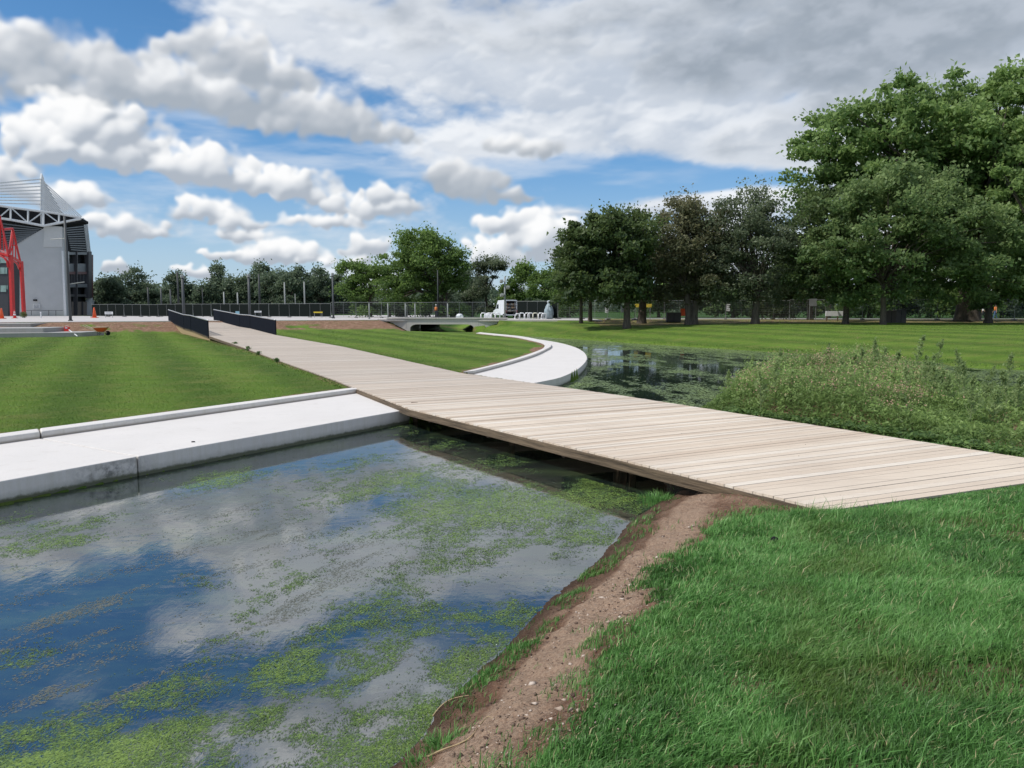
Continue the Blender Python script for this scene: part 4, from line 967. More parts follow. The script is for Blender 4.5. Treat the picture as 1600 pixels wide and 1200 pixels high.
def leafy(px, py, z, hh, label):
    g = np.random.default_rng(int(px)); x0, y0 = P(px, py, z); n = 150; t = g.uniform(.1, 1, n)
    p = np.stack([g.normal(size=n)*.10*hh/.4, g.normal(size=n)*.10*hh/.4, hh*t], 1)
    o = leaf_mesh('weed', p, .03+.02*g.uniform(0, 1, n), _weedm, None, g.uniform(0, 1, n), up=.6, asp=.5, g=g); o.location = (x0, y0, hz1(x0, y0)); tag(o, label, 'weed', 'small weeds along the left edge of the boardwalk')
_weedm = m_leaf('edge_weed', (.05,.11,.03), (.17,.28,.08), .3)
leafy(368,541,.42,.26,'leafy weed nearest the railing on the left edge of the boardwalk'); leafy(388,548,.42,.24,'second leafy weed from the railing on the boardwalk edge')
leafy(404,554,.42,.17,'third leafy weed from the railing on the boardwalk edge'); leafy(432,565,.42,.16,'leafy weed farthest from the railing on the boardwalk edge')

# ------------------------------------------------------------------ trees
barkm = m_bark()
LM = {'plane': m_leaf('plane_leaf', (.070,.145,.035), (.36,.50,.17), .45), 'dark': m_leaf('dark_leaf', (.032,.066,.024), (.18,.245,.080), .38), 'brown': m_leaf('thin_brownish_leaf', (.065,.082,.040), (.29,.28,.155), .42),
      'grey': m_leaf('grey_green_leaf', (.060,.088,.050), (.26,.31,.18), .42), 'mid': m_leaf('mid_green_leaf', (.055,.115,.025), (.24,.36,.095), .42), 'far': m_leaf('hazy_far_leaf', (.06,.095,.06), (.21,.275,.165), .38), 'horn': m_leaf('hornbeam_leaf', (.062,.125,.038), (.32,.42,.165), .45)}  # far leaves: distance haze is mixed into their paler, bluer colours
def tree(name, label, x, y, z, tr, th, blobs, n, leaf, mat, group=None, clump=.9, seed=1, trunks=1, cat='tree', sparse=1.0, limbs=26, lean=0, drop=.75, shell=.45, flare=1.6):
    """blobs: (dx, dy, dz, rx, ry, rz) crown masses relative to the foot; leaves gather in clumps at branch ends"""
    g = np.random.default_rng(seed); r = empty(name, (x, y, z), label=label, cat=cat, group=group)
    vol = np.array([b[3]*b[4]*b[5] for b in blobs]); vol = vol**.8/np.sum(vol**.8); nc = max(12, int(n/150)); C = []
    for b, w in zip(blobs, vol):
        m = max(3, int(nc*w)); d = rand_dirs(m, .15, g); rad = (shell+(1-shell)*g.uniform(0, 1, m)**.6)*g.uniform(.86, 1.10, m)
        C.append(np.array(b[:3])+d*rad[:, None]*np.array(b[3:]))
    C = np.concatenate(C); nc = len(C); per = g.uniform(.5, 1.5, nc); per = (per/per.sum()*n).astype(int); idx = np.repeat(np.arange(nc), per); m = len(idx)
    cs = clump*g.uniform(.55, 1.35, nc); off = rand_dirs(m, .2, g)*(g.uniform(0, 1, m)**.45)[:, None]*cs[idx][:, None]*np.array([1.15, 1.15, .62])
    # twigs that poke out
    dirc = C-np.array([0, 0, C[:, 2].mean()]); dirc /= np.linalg.norm(dirc, axis=1, keepdims=True)+1e-9; tw = (g.uniform(0, 1, m) < .12)
    off = np.where(tw[:, None], off+dirc[idx]*cs[idx][:, None]*g.uniform(.2, 1.2, m)[:, None], off)
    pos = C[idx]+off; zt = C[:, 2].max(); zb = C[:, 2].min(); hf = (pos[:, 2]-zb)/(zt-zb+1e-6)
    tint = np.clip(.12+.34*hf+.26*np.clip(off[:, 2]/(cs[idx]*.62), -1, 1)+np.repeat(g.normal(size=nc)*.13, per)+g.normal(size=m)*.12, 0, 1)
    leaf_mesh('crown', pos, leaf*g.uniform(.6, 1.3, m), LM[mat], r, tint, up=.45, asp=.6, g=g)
    tb = MB()
    for k in range(trunks):
        ox = (k-(trunks-1)/2)*tr*1.7; sp = (k-(trunks-1)/2)*.5
        top = (ox+sp+lean, 0, th); tb.tube([(ox, 0, -.3), (ox, 0, .15), (ox*1.0+lean*.1, 0, th*.25), (ox+sp*.5+lean*.5, .03, th*.65), top], [tr*flare, tr*1.25, tr, tr*.9, tr*.8], 10)
        sel = g.choice(nc, min(nc, limbs//trunks), replace=False)
        for i in sel:
            e = C[i]; a = np.array(top); st_ = a*(1-g.uniform(0, .25)) if False else np.array([top[0], top[1], th*g.uniform(.8, 1.02)])
            if e[2] < st_[2]: st_[2] = max(th*.7, min(st_[2], e[2]))
            mid = st_+(e-st_)*.45+np.array([0, 0, .18*np.linalg.norm(e[:2]-st_[:2])])+g.normal(size=3)*.25; R0 = tr*g.uniform(.22, .5)
            q1 = st_*.55+mid*.45+g.normal(size=3)*.08
            tb.tube([tuple(st_-np.array([0, 0, .1])), tuple(q1), tuple(mid), tuple(mid*.45+e*.55+g.normal(size=3)*.15), tuple(e)], [R0, R0*.75, R0*.5, R0*.3, .02], 5)
    tb.build('trunk', barkm, r, smooth=True)
    return r
def at(px, Y, z=None):
    x = X(px, Y); return x, Y, (hz1(x, Y) if z is None else z)
def bl(pxc, pyc, rpx, rpy, Y, x0, z0, dy=0, ry=None):
    """a crown mass seen at a photo position, converted to metres about the foot"""
    a = A(pxc, pyc, Y+dy); rx = rpx/F*(Y+dy); return (a[0]-x0, dy, a[2]-z0, rx, ry or rx*.85, rpy/F*(Y+dy))
def ptree(name, label, px, Y, masses, **kw):
    if kw.get('group') == G1 and kw.get('n', 0) > 5000 and px < 1600: masses = list(masses)+[(masses[0][0]-masses[0][2]*.45, 462, masses[0][2]*.5, 12), (masses[0][0]+masses[0][2]*.4, 460, masses[0][2]*.5, 13)]
    if kw.get('group') == G3 and name == 'thicket_tree': masses = list(masses)+[(px, 482, 32, 12), (px+26, 480, 26, 13)]
    if kw.get('group') == G2: masses = list(masses)+[(px, 484, masses[0][2]*.9, 9)]
    x, y, z = at(px, Y); bb = [bl(q[0], q[1], q[2], q[3], Y, x, z, *(q[4:])) for q in masses]; return tree(name, label, x, y, z, blobs=bb, **kw)

G1 = 'trees on the right bank'; G2 = 'trees behind the plaza and the bridge'; G3 = 'trees and thicket behind the right fence'
ptree('plane_tree', 'largest tree, bright green broad crown on a thick dark trunk at the right edge', 1505, 74, [(1400,235,130,105), (1525,222,120,100), (1450,260,110,90), (1560,280,110,90), (1322,268,80,90), (1600,230,130,120), (1300,330,60,70), (1450,330,150,90,3), (1590,360,140,90), (1390,172,52,40), (1515,152,55,40), (1690,215,105,100), (1278,230,38,38), (1350,168,34,28), (1600,138,50,35)],
      tr=.95, th=6.5, n=105000, leaf=.23, mat='plane', group=G1, clump=1.15, seed=3, limbs=46, shell=.35, flare=1.75)
ptree('hornbeam', 'drooping fine-twigged tree with dull green crown in front of the largest tree', 1375, 63, [(1380,360,105,75), (1460,350,90,60), (1320,400,70,45), (1480,420,100,50), (1390,300,75,45), (1560,400,80,60), (1440,290,60,35), (1320,330,40,40)],
      tr=.22, th=3.6, n=46000, leaf=.16, mat='horn', group=G1, clump=.95, seed=4, limbs=60, shell=.3, lean=-.15)
ptree('lime_tree', 'small dark tree with slim straight trunk beside the notice board', 1317, 66, [(1310,400,65,50), (1300,350,50,55), (1270,420,45,40), (1350,430,50,30)], tr=.24, th=3.4, n=15000, leaf=.15, mat='dark', group=G1, clump=.9, seed=5)
ptree('lime_tree', 'dark bushy tree filling the gap left of the largest tree', 1262, 82, [(1262,390,40,70), (1245,430,45,45), (1275,330,30,40)], tr=.3, th=3.5, n=14000, leaf=.17, mat='dark', group=G1, clump=1.0, seed=6)
ptree('rowan', 'airy grey-green tree with sparse feathery top and pale forked trunk', 1177, 68, [(1180,390,78,52), (1160,345,55,40), (1215,360,45,45), (1130,410,40,35), (1185,320,36,26), (1230,400,32,45), (1170,440,60,22)], tr=.34, th=3.3, n=27000, leaf=.125, mat='grey', group=G1, clump=.95, seed=7, limbs=60, shell=.25, lean=.1)
ptree('maple', 'brownish green tree with thin top on a stout double trunk', 1078, 69, [(1075,390,66,50), (1045,410,45,40), (1085,345,50,36), (1110,400,45,45), (1060,330,32,22), (1080,440,70,22)], tr=.30, th=3.2, n=30000, leaf=.13, mat='brown', group=G1, clump=.9, seed=8, trunks=2, limbs=50, shell=.28)
ptree('beech', 'dark round tree with straight trunk, left of the double-trunked tree', 978, 67, [(945,395,66,55), (915,400,42,48), (985,385,50,55), (930,360,40,30), (900,430,32,28), (960,440,60,22)], tr=.30, th=3.0, n=32000, leaf=.17, mat='dark', group=G1, clump=.85, seed=9, limbs=30, shell=.4)
ptree('beech', 'dark tree with a leaning thick trunk just behind the round dark tree', 1001, 74, [(1000,385,50,58), (1025,410,38,42), (975,350,40,22)], tr=.38, th=3.4, n=15000, leaf=.15, mat='dark', group=G1, clump=.9, seed=10, limbs=26, lean=.2)
ptree('young_beech', 'slim dark tree farthest left in the row on the right bank', 907, 73, [(900,440,30,30), (890,410,22,30)], tr=.16, th=2.4, n=7000, leaf=.14, mat='dark', group=G1, clump=.7, seed=11, limbs=14)
ptree('young_beech', 'slim dark tree second from the left in the row on the right bank', 921, 77, [(925,440,28,28), (930,405,26,34)], tr=.2, th=2.8, n=7000, leaf=.14, mat='dark', group=G1, clump=.7, seed=12, limbs=14)
ptree('tree_stump', 'short leafy stump sprouting below the largest tree, beside two walkers', 1538, 67, [(1540,455,30,26), (1530,480,14,12)], tr=.30, th=1.6, n=3500, leaf=.13, mat='horn', group=G1, clump=.5, seed=13, limbs=10)
ptree('overhanging_tree', 'bright tree leaning in from the right edge with low branches', 1640, 66, [(1610,420,60,60), (1600,300,70,60), (1680,380,90,120), (1590,460,30,20)], tr=.5, th=4.5, n=24000, leaf=.17, mat='plane', group=G1, clump=1.0, seed=14)
# middle group
G2 = 'trees behind the plaza and the bridge'
ptree('willow', 'large fresh green round tree behind the railings and bridge', 690, 108, [(672,410,56,42), (630,425,40,34), (705,425,32,42), (660,380,40,22), (640,455,50,22), (700,395,26,28)], tr=.45, th=4.0, n=34000, leaf=.19, mat='mid', group=G2, clump=1.05, seed=20, trunks=2, limbs=40)
ptree('willow', 'smaller fresh green tree at the left shoulder of the large round tree', 580, 112, [(575,435,34,28), (550,428,24,22), (592,420,22,20), (560,462,30,16), (545,450,20,20)], tr=.3, th=3.2, n=14000, leaf=.19, mat='mid', group=G2, clump=1.0, seed=21)
ptree('birch', 'thin grey-brown half bare tree between the large green trees', 760, 118, [(762,430,24,32), (755,410,18,18), (775,415,14,18), (745,455,18,18)], tr=.22, th=4, n=8000, leaf=.15, mat='grey', group=G2, clump=.9, seed=22, limbs=40, shell=.2)
for i, (px, Y, ms, mt, lab) in enumerate([(812,116,[(812,445,26,30), (820,425,18,16), (800,465,24,18)],'mid','bushy mid green tree directly behind the lamp post and van'), (855,112,[(850,450,30,26), (870,465,24,20), (858,432,16,14)],'mid','low green tree behind the wrapped statue'),
        (738,122,[(735,455,24,26), (725,440,14,20)],'far','dark tree between the willow and the thin birch'), (888,105,[(890,455,24,24), (880,470,20,16)],'mid','green tree just left of the dark round beech'), (610,124,[(600,470,40,16),(640,475,44,14)],'far','low dark growth under the large round tree'), (690,126,[(690,472,50,16)],'far','low dark growth right of the large round tree trunk')]):
    ptree('background_tree', lab, px, Y, ms, tr=.25, th=2.8, n=9000, leaf=.18, mat=mt, group=G2, clump=.95, seed=30+i, limbs=14)
# woodland behind the fence on the right
G3 = 'trees and thicket behind the right fence'
gg = np.random.default_rng(8)
labs = ['behind the double-trunked tree', 'behind the orange sign', 'left of the rowan', 'behind the rowan', 'behind the notice board', 'behind the slim dark tree', 'behind the hornbeam trunk', 'behind the concrete boxes', 'left of the thick plane trunk', 'behind the thick plane trunk', 'behind the walkers', 'at the right edge']
for i in range(12):
    px = 1030+i*53+gg.uniform(-8, 8); Y = 108+gg.uniform(-4, 8); top = 395+gg.uniform(-14, 14) if i > 3 else 432
    ptree('thicket_tree', 'dark leafy thicket tree '+labs[i], px, Y, [(px, (top+484)/2, 34, (484-top)/2), (px-20, 462, 26, 20), (px+18, 455, 24, 26)], tr=.22, th=2.4, n=9000, leaf=.19, mat=('mid', 'far', 'horn')[i % 3], group=G3, clump=1.0, seed=50+i, limbs=10)
ptree('bush', 'dense dark green bush right beside the rowan trunk', 1205, 84, [(1205,465,24,26), (1190,480,16,14), (1222,482,16,14)], tr=.15, th=1.0, n=9000, leaf=.15, mat='dark', group=G3, clump=.7, seed=80, limbs=8, cat='bush')
# far tree line on the left
G4 = 'far tree line beyond the plaza'
tl = [(150,462,16,24,'a'), (172,458,20,26,''), (205,448,26,34,''), (228,462,18,24,''), (272,450,16,26,'pointed'), (300,465,22,22,''), (322,462,14,20,''), (343,446,13,34,'rounded'), (365,455,16,24,''), (385,455,18,22,''), (407,442,18,32,''), (430,446,24,30,''), (455,448,24,30,''), (478,446,22,32,''), (505,450,20,30,''), (530,455,18,28,''), (248,470,16,18,''), (-20,470,30,20,''), (10,460,26,26,'')]
ordn = ['first','second','third','fourth','fifth','sixth','seventh','eighth','ninth','tenth','eleventh','twelfth','thirteenth','fourteenth','fifteenth','sixteenth']
for i, (px, py, rx, ry, sh) in enumerate(tl):
    lab = {16: 'low tree in the dip right of the highest clump of the far tree line', 17: 'far tree beyond the red gantry, cut by the left edge', 18: 'far tree seen between the red gantry and the stand'}.get(i) or ('%s tree from the stand in the far tree line' % ordn[i])
    Y = 190+gg.uniform(-12, 14)
    ptree('far_tree', lab, px, Y, [(px, py, rx, ry*.9), (px+gg.uniform(-8, 8), py-ry*.35, rx*.6, ry*.55), (px-rx*.6, py+8, rx*.7, ry*.55), (px+rx*.6, py+6, rx*.7, ry*.6), (px, 479, rx*1.3, 9), (px+rx*.8, 481, rx, 8)], tr=.4, th=3, n=6500, leaf=.30, mat='far', group=G4, clump=1.5, seed=100+i, limbs=8)
#@@PART3
# ================================================================== STADIUM STAND
def plane_pt(px, py, C, e):
    """point seen at a photo position on the upright plane through C along e"""
    d = ray(px, py); det = d[0]*(-e[1])-d[1]*(-e[0])
    t = (C[0]*(-e[1])-C[1]*(-e[0]))/det; return (d[0]*t, d[1]*t, E+d[2]*t)
def stadium():
    C = (-87.4, 150.0); e1 = (-.95, -.312); e2 = (-.30, .954); n1_ = (e2[0], e2[1])
    r = empty('stadium_stand', (C[0], C[1], .75), label='grey stadium stand with mast, cable stays, white roof trusses and glazed side', cat='stadium'); o = np.array((C[0], C[1], .75))
    W = lambda px, py, k=0: tuple(np.array(plane_pt(px, py, (C[0]+e2[0]*k, C[1]+e2[1]*k), e1))-o)     # end wall plane, k metres back
    S = lambda px, py: tuple(np.array(plane_pt(px, py, C, e2))-o)                                      # long side plane
    back = lambda k: (e2[0]*k, e2[1]*k, 0)
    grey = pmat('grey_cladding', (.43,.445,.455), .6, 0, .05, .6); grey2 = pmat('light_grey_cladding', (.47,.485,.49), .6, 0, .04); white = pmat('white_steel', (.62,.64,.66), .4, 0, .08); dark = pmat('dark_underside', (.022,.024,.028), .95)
    frame = pmat('charcoal_frame', (.05,.05,.055), .6); mid = pmat('mid_grey_band', (.12,.135,.15), .5); red = pmat('dark_red_trim', (.10,.035,.035), .6); brn = pmat('brown_boarding', (.16,.13,.11), .8)
    gl = pmat('blue_glass', (.045,.10,.14), .08, 0, .5, .8); gl2 = pmat('green_glass', (.20,.30,.28), .1, 0, .3, .5)
    b = MB(); b.vprism([W(-60,500), W(103,493.6), W(97.5,355), W(68,354), W(68,357), W(28,379), W(-60,425)], back(1.2)); wl = b.build('end_wall', grey, r)
    MB().vprism([W(68,386), W(97.5,386), W(97.3,354.2), W(69,353.2)], tuple(-q for q in back(.12))).build('end_wall_panel', grey2, r)
    # sign and lamp on the wall, rail along its foot
    s_ = MB(); s_.vprism([W(52,482), W(63,482), W(63,475), W(52,475)], tuple(-q for q in back(.2))); sg = s_.build('notice_board', pmat('white_board', (.6,.61,.62), .5), r)
    m = MB()
    for j, (yy, xs) in enumerate(((476.7, ((53.2,56),(56.7,58),(58.7,62))), (478.6, ((53.2,57.3),(58.2,61))), (480.4, ((53.2,55),(55.8,59.6),(60.2,62))))):
        for xa, xb in xs: m.vprism([W(xa, yy+.4), W(xb, yy+.4), W(xb, yy-.4), W(xa, yy-.4)], tuple(-q for q in back(.24)))
    m.build('lettering', pmat('grey_print', (.22,.24,.26), .6), sg)
    m = MB(); p = W(57, 469); m.box((p[0], p[1]-.4, p[2]), (.5,.5,.35)); m.build('wall_lamp', dark, r)
    m = MB()
    for px in (54, 81, 92): a, c = W(px, 493), W(px, 485); m.tube([(a[0], a[1]-1, a[2]), (c[0], c[1]-1, c[2])], .05, 4)
    a, c = W(40, 485), W(103, 485); m.tube([(a[0], a[1]-1, a[2]), (c[0], c[1]-1, c[2])], .05, 4); m.build('foot_rail', frame, r)
    # corner fin
    MB().vprism([W(101,494), W(105,494), W(99.2,392), W(97,392)], tuple(-q for q in back(.5))).build('corner_fin', white, r)
    # glazed long side, bays of storeys seen along the building
    def side_quad(a, c, off=0.0):
        m = MB(); q = [S(*a[0]), S(*a[1]), S(*c[1]), S(*c[0])]; m.vprism(q, (e1[0]*.6, e1[1]*.6, 0)); return m
    def band(xa, xb, yt, yb, nm, mat, dep=.0, th=.3):
        """a storey band between two photo columns; depth pushes it into the building"""
        m = MB(); q = [S(xa, yt), S(xb, yt+ (yt-478)*(-.0)), S(xb, yb), S(xa, yb)]; q = [tuple(np.array(p_)+np.array((e1[0]*dep, e1[1]*dep, 0))) for p_ in q]
        m.vprism(q, (e1[0]*th, e1[1]*th, 0)); return m.build(nm, mat, r)
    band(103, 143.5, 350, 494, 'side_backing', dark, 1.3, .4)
    band(104, 142, 394, 398, 'floor_slab', mid, 0, 3); band(104, 142, 412, 424.5, 'balcony_front', mid, .3); band(104, 142, 424.5, 428.5, 'floor_slab', red, .1, 3)
    g_ = band(104.5, 141, 428.5, 443, 'window', gl, .5)
    for px in (108, 112, 116, 121, 126, 131, 136): 
        m = MB(); m.vprism([S(px, 428.6), S(px+.5, 428.6), S(px+.5, 443), S(px, 443)], (e1[0]*.7, e1[1]*.7, 0)); m.build('mullion', frame, g_)
    band(103.5, 142, 443.5, 449, 'floor_slab', mid, 0, 3); band(104, 141, 460, 463.5, 'floor_slab', frame, .2, 3); band(104.5, 139.5, 471.5, 494, 'lower_wall', brn, .4)
    for px in (112, 121, 130):
        m = MB(); m.vprism([S(px, 471.6), S(px+.5, 471.6), S(px+.5, 494), S(px, 494)], (e1[0]*.3, e1[1]*.3, 0)); m.build('panel_joint', frame, r)
    for (xa, xb, yt, yb, mt) in ((136.5, 141.5, 393, 466, frame), (139, 143, 465, 494, grey2), (103.2, 106, 393, 494, grey2), (118.5, 119.3, 393, 494, frame)):
        band(xa, xb, yt, yb, 'column', mt, -.25, .8)
    band(141.5, 144.2, 398, 466, 'outer_frame', red, -.2, .8)
    # roof: underside, trusses, mast and stays
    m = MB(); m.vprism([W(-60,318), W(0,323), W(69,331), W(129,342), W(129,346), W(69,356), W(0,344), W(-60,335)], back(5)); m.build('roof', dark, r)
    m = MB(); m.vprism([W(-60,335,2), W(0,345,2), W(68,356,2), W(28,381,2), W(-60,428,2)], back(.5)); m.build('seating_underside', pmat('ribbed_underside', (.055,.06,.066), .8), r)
    m = MB()
    for t in np.linspace(.06, .94, 11):
        a = np.array(W(-60, 336+(425-336)*t)); c = np.array(W(68-40*t, 356+24*t)); m.tube([tuple(a+np.array(back(-.1))), tuple(c+np.array(back(-.1)))], .12, 4)
    m.build('underside_ribs', mid, r)
    m = MB(); w_ = .22
    top = [(-60,316),(0,322),(19,325),(46,328.5),(70,331.5),(94,335),(128,341)]; bot = [(-60,333),(0,341.5),(19,344),(46,349),(70,353.5),(94,349),(128,342.5)]
    f_ = lambda p: tuple(np.array(W(*p))-np.array(back(.9)))
    m.tube([f_(p) for p in top], w_, 5); m.tube([f_(p) for p in bot], w_*1.15, 5)
    for a, c in zip(top, bot): m.tube([f_(a), f_(c)], w_*.8, 5)
    for a, c in ((bot[1], top[2]), (top[2], bot[3]), (bot[3], top[4]), (top[4], bot[5]), (top[0], bot[1]), (bot[5], top[6])): m.tube([f_(a), f_(c)], w_*.6, 5)
    m.build('roof_truss', white, r)
    m = MB(); m.vprism([f_((68,353)), f_((71.5,353)), f_((71,280)), f_((67.6,272)), f_((66.5,280))], (-.5,.3,0)); m.build('mast', white, r)
    m = MB(); m.vprism([f_((71,284)), f_((71.5,331)), f_((100,335.5)), f_((84,308))], (0,.15,0)); m.build('mast_sail', pmat('pale_mesh', (.50,.52,.54), .7), r)
    m = MB()
    for k_ in range(13):
        yt = 282+k_*4.0; t = k_/12
        if k_ < 8: m.tube([f_((67, 281+k_*5.6)), f_((-60, 320-(8-k_)*3.4+k_*0))], .13, 4)
        m.tube([f_((71, 286+k_*3.2)), f_((129-k_*4.2, 339.5-k_*.5))], .13, 4)
    m.build('cable_stays', white, r)
    # pale ribs closing the outer end of the roof, with the shaded louvres inside them
    m = MB()
    for k_ in range(13):
        t = k_/12; y0 = 352+40*t; m.tube([S(100.5+t*10, y0-2), S(131+t*4.5, 346+t*46)], .13, 4)
    m.build('louvres', mid, r)
    m = MB(); m.vprism([S(99,352), S(130,343), S(136.5,394), S(106,394)], (e1[0]*1.2, e1[1]*1.2, 0)); m.build('louvre_backing', dark, r)
    m = MB()
    for k_ in range(5): m.tube([S(129.5+k_*1.5, 340.5+k_*1.2), S(136.2+k_*1.2, 394)], .14, 4)
    m.build('end_ribs', white, r)
    # low sloping annexe
    m = MB(); m.vprism([S(143.5,468), S(160,474), S(167,476.5), S(167,482), S(144,479)], (e1[0]*5, e1[1]*5, 0)); m.build('annexe_roof', grey2, r)
    m = MB(); m.vprism([S(144,479), S(160,482), S(160,494), S(144,494)], (e1[0]*4, e1[1]*4, 0)); m.build('annexe_wall', frame, r)
stadium()
def far_block():
    """dark office front seen through the red gantry"""
    r = empty('office_building', (*at(-12, 128)[:2], .95), label='dark building with pale green windows behind the red gantry at the left edge', cat='building'); o = np.array(r.location)
    Q = lambda px, py: tuple(np.array(A(px, py, 127.0))-o)
    fr = pmat('black_panels', (.03,.033,.04), .5); gl = pmat('pale_green_glass', (.22,.32,.30), .1, 0, .3, .5)
    MB().vprism([Q(-60,408), Q(12.5,408), Q(12.5,494), Q(-60,494)], (0,3,0)).build('wall', fr, r)
    for (xa, xb, ya, yb) in ((-8,1,405,412),(1.5,10.5,405,411),(1,8,418,428),(9,11.5,418,428),(-12,-1,418,428),(1.5,10,446,456),(-12,-1,446,456),(11,12.3,446,452),(-30,-14,418,428),(-30,-14,446,456)):
        m = MB(); m.vprism([Q(xa,ya), Q(xb,ya), Q(xb,yb), Q(xa,yb)], (0,-.12,0)); m.build('window', gl, r)
far_block()
def gantry():
    Y = 105.0; x0, y0, z0 = at(17.5, Y, float(Zp(Y))); r = empty('red_gantry', (x0, y0, z0), label='red steel gantry with arched braces and triangular truss at the left edge', cat='gantry'); o = np.array((x0, y0, z0))
    Q = lambda px, py, d=0: tuple(np.array(A(px, py, Y+d))-o)
    rd = pmat('red_paint', (.50,.022,.022), .45, 0, .15); pk = pmat('faded_red_paint', (.55,.20,.20), .5, 0, .15)
    def leg(a, c, w, d=0, nm='leg'):
        m = MB(); q = [Q(a[0]-w, a[1], d), Q(a[0]+w, a[1], d), Q(c[0]+w*1.1, c[1], d), Q(c[0]-w*1.1, c[1], d)]; m.vprism(q, (0,.6,0)); m.build(nm, rd, r, bevel=.02)
    leg((14.5,398), (17.8,494), 1.9); leg((31,408), (35.5,494), 1.4, 4); leg((-16,398),(-19,494),2.6)
    m = MB(); m.tube([Q(13,418), Q(11,408), Q(6,402), Q(0,399), Q(-8,401), Q(-14,412)], .16, 6); m.tube([Q(18,406,1), Q(22,408,2), Q(27,412,3), Q(30,420,4)], .14, 6); m.build('arched_brace', rd, r, smooth=True)
    m = MB(); m.tube([Q(-20,390), Q(0,396), Q(14,400)], .2, 6); m.tube([Q(14,400), Q(23,404,2), Q(31.5,409.5,4)], .2, 6); m.build('beam', rd, r)
    m = MB(); m.tube([Q(-20,386), Q(0,390.5), Q(14,398), Q(31.5,408.5,4)], .14, 5); m.tube([Q(0,400), Q(13,404)], .1, 5); m.build('pale_rail', pk, r)
    m = MB(); m.tube([Q(-8,392), Q(0,338), Q(13,398)], .17, 5); m.tube([Q(0,338), Q(0,392)], .14, 5)
    m.tube([Q(14,400), Q(19.8,357.5,2), Q(31.5,409,4)], .15, 5); m.tube([Q(5,358.5), Q(19.8,357.5,2)], .16, 5)
    for a, c in (((17,383),(26,384)), ((19.8,360),(20,402)), ((24,378),(24.5,405)), ((20,385),(14.5,399)), ((5,371),(6,394))): m.tube([Q(*a, 2), Q(*c, 2)], .08, 5)
    m.build('truss', rd, r)
gantry()

# ================================================================== POLES
polem = pmat('grey_pole', (.065,.072,.078), .6); polel = pmat('pale_pole', (.25,.27,.26), .5); poled = pmat('black_pole', (.022,.028,.03), .6)
def pole(name, label, cat, px, ytop, Y, rad, mat, head=None, grp=None, base=None, arm=False):
    x, y, _ = at(px, Y, 0); zb = float(Zp(Y))-.02 if base is None else base; zt = A(px, ytop, Y)[2]
    r = empty(name, (x, y, zb), label=label, cat=cat, group=grp); h = zt-zb
    m = MB(); m.tube([(0,0,-.1), (0,0,h*.5), (0,0,h)], [rad, rad*.92, rad*.8], 8); m.build('shaft', mat, r, smooth=True)
    m = MB(); m.tube([(0,0,0), (0,0,.14)], rad*1.6, 8); m.build('base_plate', mat, r)
    if head == 'cap':
        m = MB(); m.lathe([(rad*1.3,h), (rad*1.5,h+.15), (rad*1.5,h+.30), (rad*.6,h+.36)], n=8); m.build('lamp_head', polel, r)
    if head == 'spots':
        for k, (dx, dz) in enumerate(((-.35,-.5), (.30,-1.1), (-.3,-1.9))):
            m = MB(); m.tube([(0,0,h+dz), (dx*.7,-.05,h+dz)], .03, 5); m.box((dx,-.1,h+dz), (.30,.35,.22), .3, rx=-.5); m.build('spotlight', polel, r)
    if arm:
        m = MB(); m.tube([(0,0,h-2.0), (-1.4,0,h-2.1)], .04, 5); m.tube([(0,0,h-6.2), (1.5,0,h-6.0)], .04, 5); m.build('arm', polel, r)
    return r
pole('lamp_post', 'tall dark grey lamp post standing in front of the stadium side', 'lamp post', 116, 338, 72, .13, polem, grp='lamp posts along the plaza', arm=True, base=1.26)
pole('lamp_post', 'grey lamp post with spotlights standing before the open white van', 'lamp post', 789, 432, 79.6, .11, polel, 'spots', 'lamp posts along the plaza', base=1.32)
pole('lamp_post', 'grey lamp post with pale head behind the left railing', 'lamp post', 292, 434, 92, .17, polem, 'cap', 'lamp posts along the plaza')
pole('lamp_post', 'grey lamp post between the railing and the willow, right of the pale masts', 'lamp post', 394, 433, 100, .17, polem, 'cap', 'lamp posts along the plaza')
pole('lamp_post', 'lamp post at the left foot of the smaller fresh green tree', 'lamp post', 523.5, 431, 92, .12, polem, 'cap', 'lamp posts along the plaza')
pole('lamp_post', 'thin dark lamp post in front of the large round tree', 'lamp post', 685.5, 422, 98, .09, poled, None, 'lamp posts along the plaza')
for px, yt, rd_, mt, lab in ((284.5,425,.16,poled,'thickest black net mast, beside the lamp post left of the railing'), (410,428,.17,poled,'black net mast against the high dark trees right of the railings'), (238,449,.15,poled,'black net mast farthest left, near the stand'), (258,450,.13,polem,'grey mast second from the left near the stand'), (272.5,452,.13,polem,'grey mast third from the left near the stand'), (322,450,.09,poled,'thin dark mast between the two railings'),
                         (355,456,.13,polel,'shorter pale mast above the right railing'), (376,457,.13,polel,'pale mast just left of a lamp post above the right railing'), (449,441,.13,polel,'tall pale mast left of a matching one before the tree line'), (479.5,440,.13,polel,'tall pale mast right of a matching one before the tree line'), (465,459,.06,polel,'thin short pale mast between the two tall pale ones') ):
    pole('net_mast', lab, 'mast', px, yt, 128, rd_, mt, grp='masts round the far pitch', base=.9)
for px, lab in ((579,'nearest the small fresh green tree'), (635,'third from the left'), (650,'right beside another at the tree trunk'), (700.5,'at the middle of the bridge'), (608,'at the left wing of the bridge')):
    pole('bollard_post', 'pale slim post on the plaza edge, '+lab, 'post', px, 474, 84, .07, polel, grp='slim posts behind the bridge')

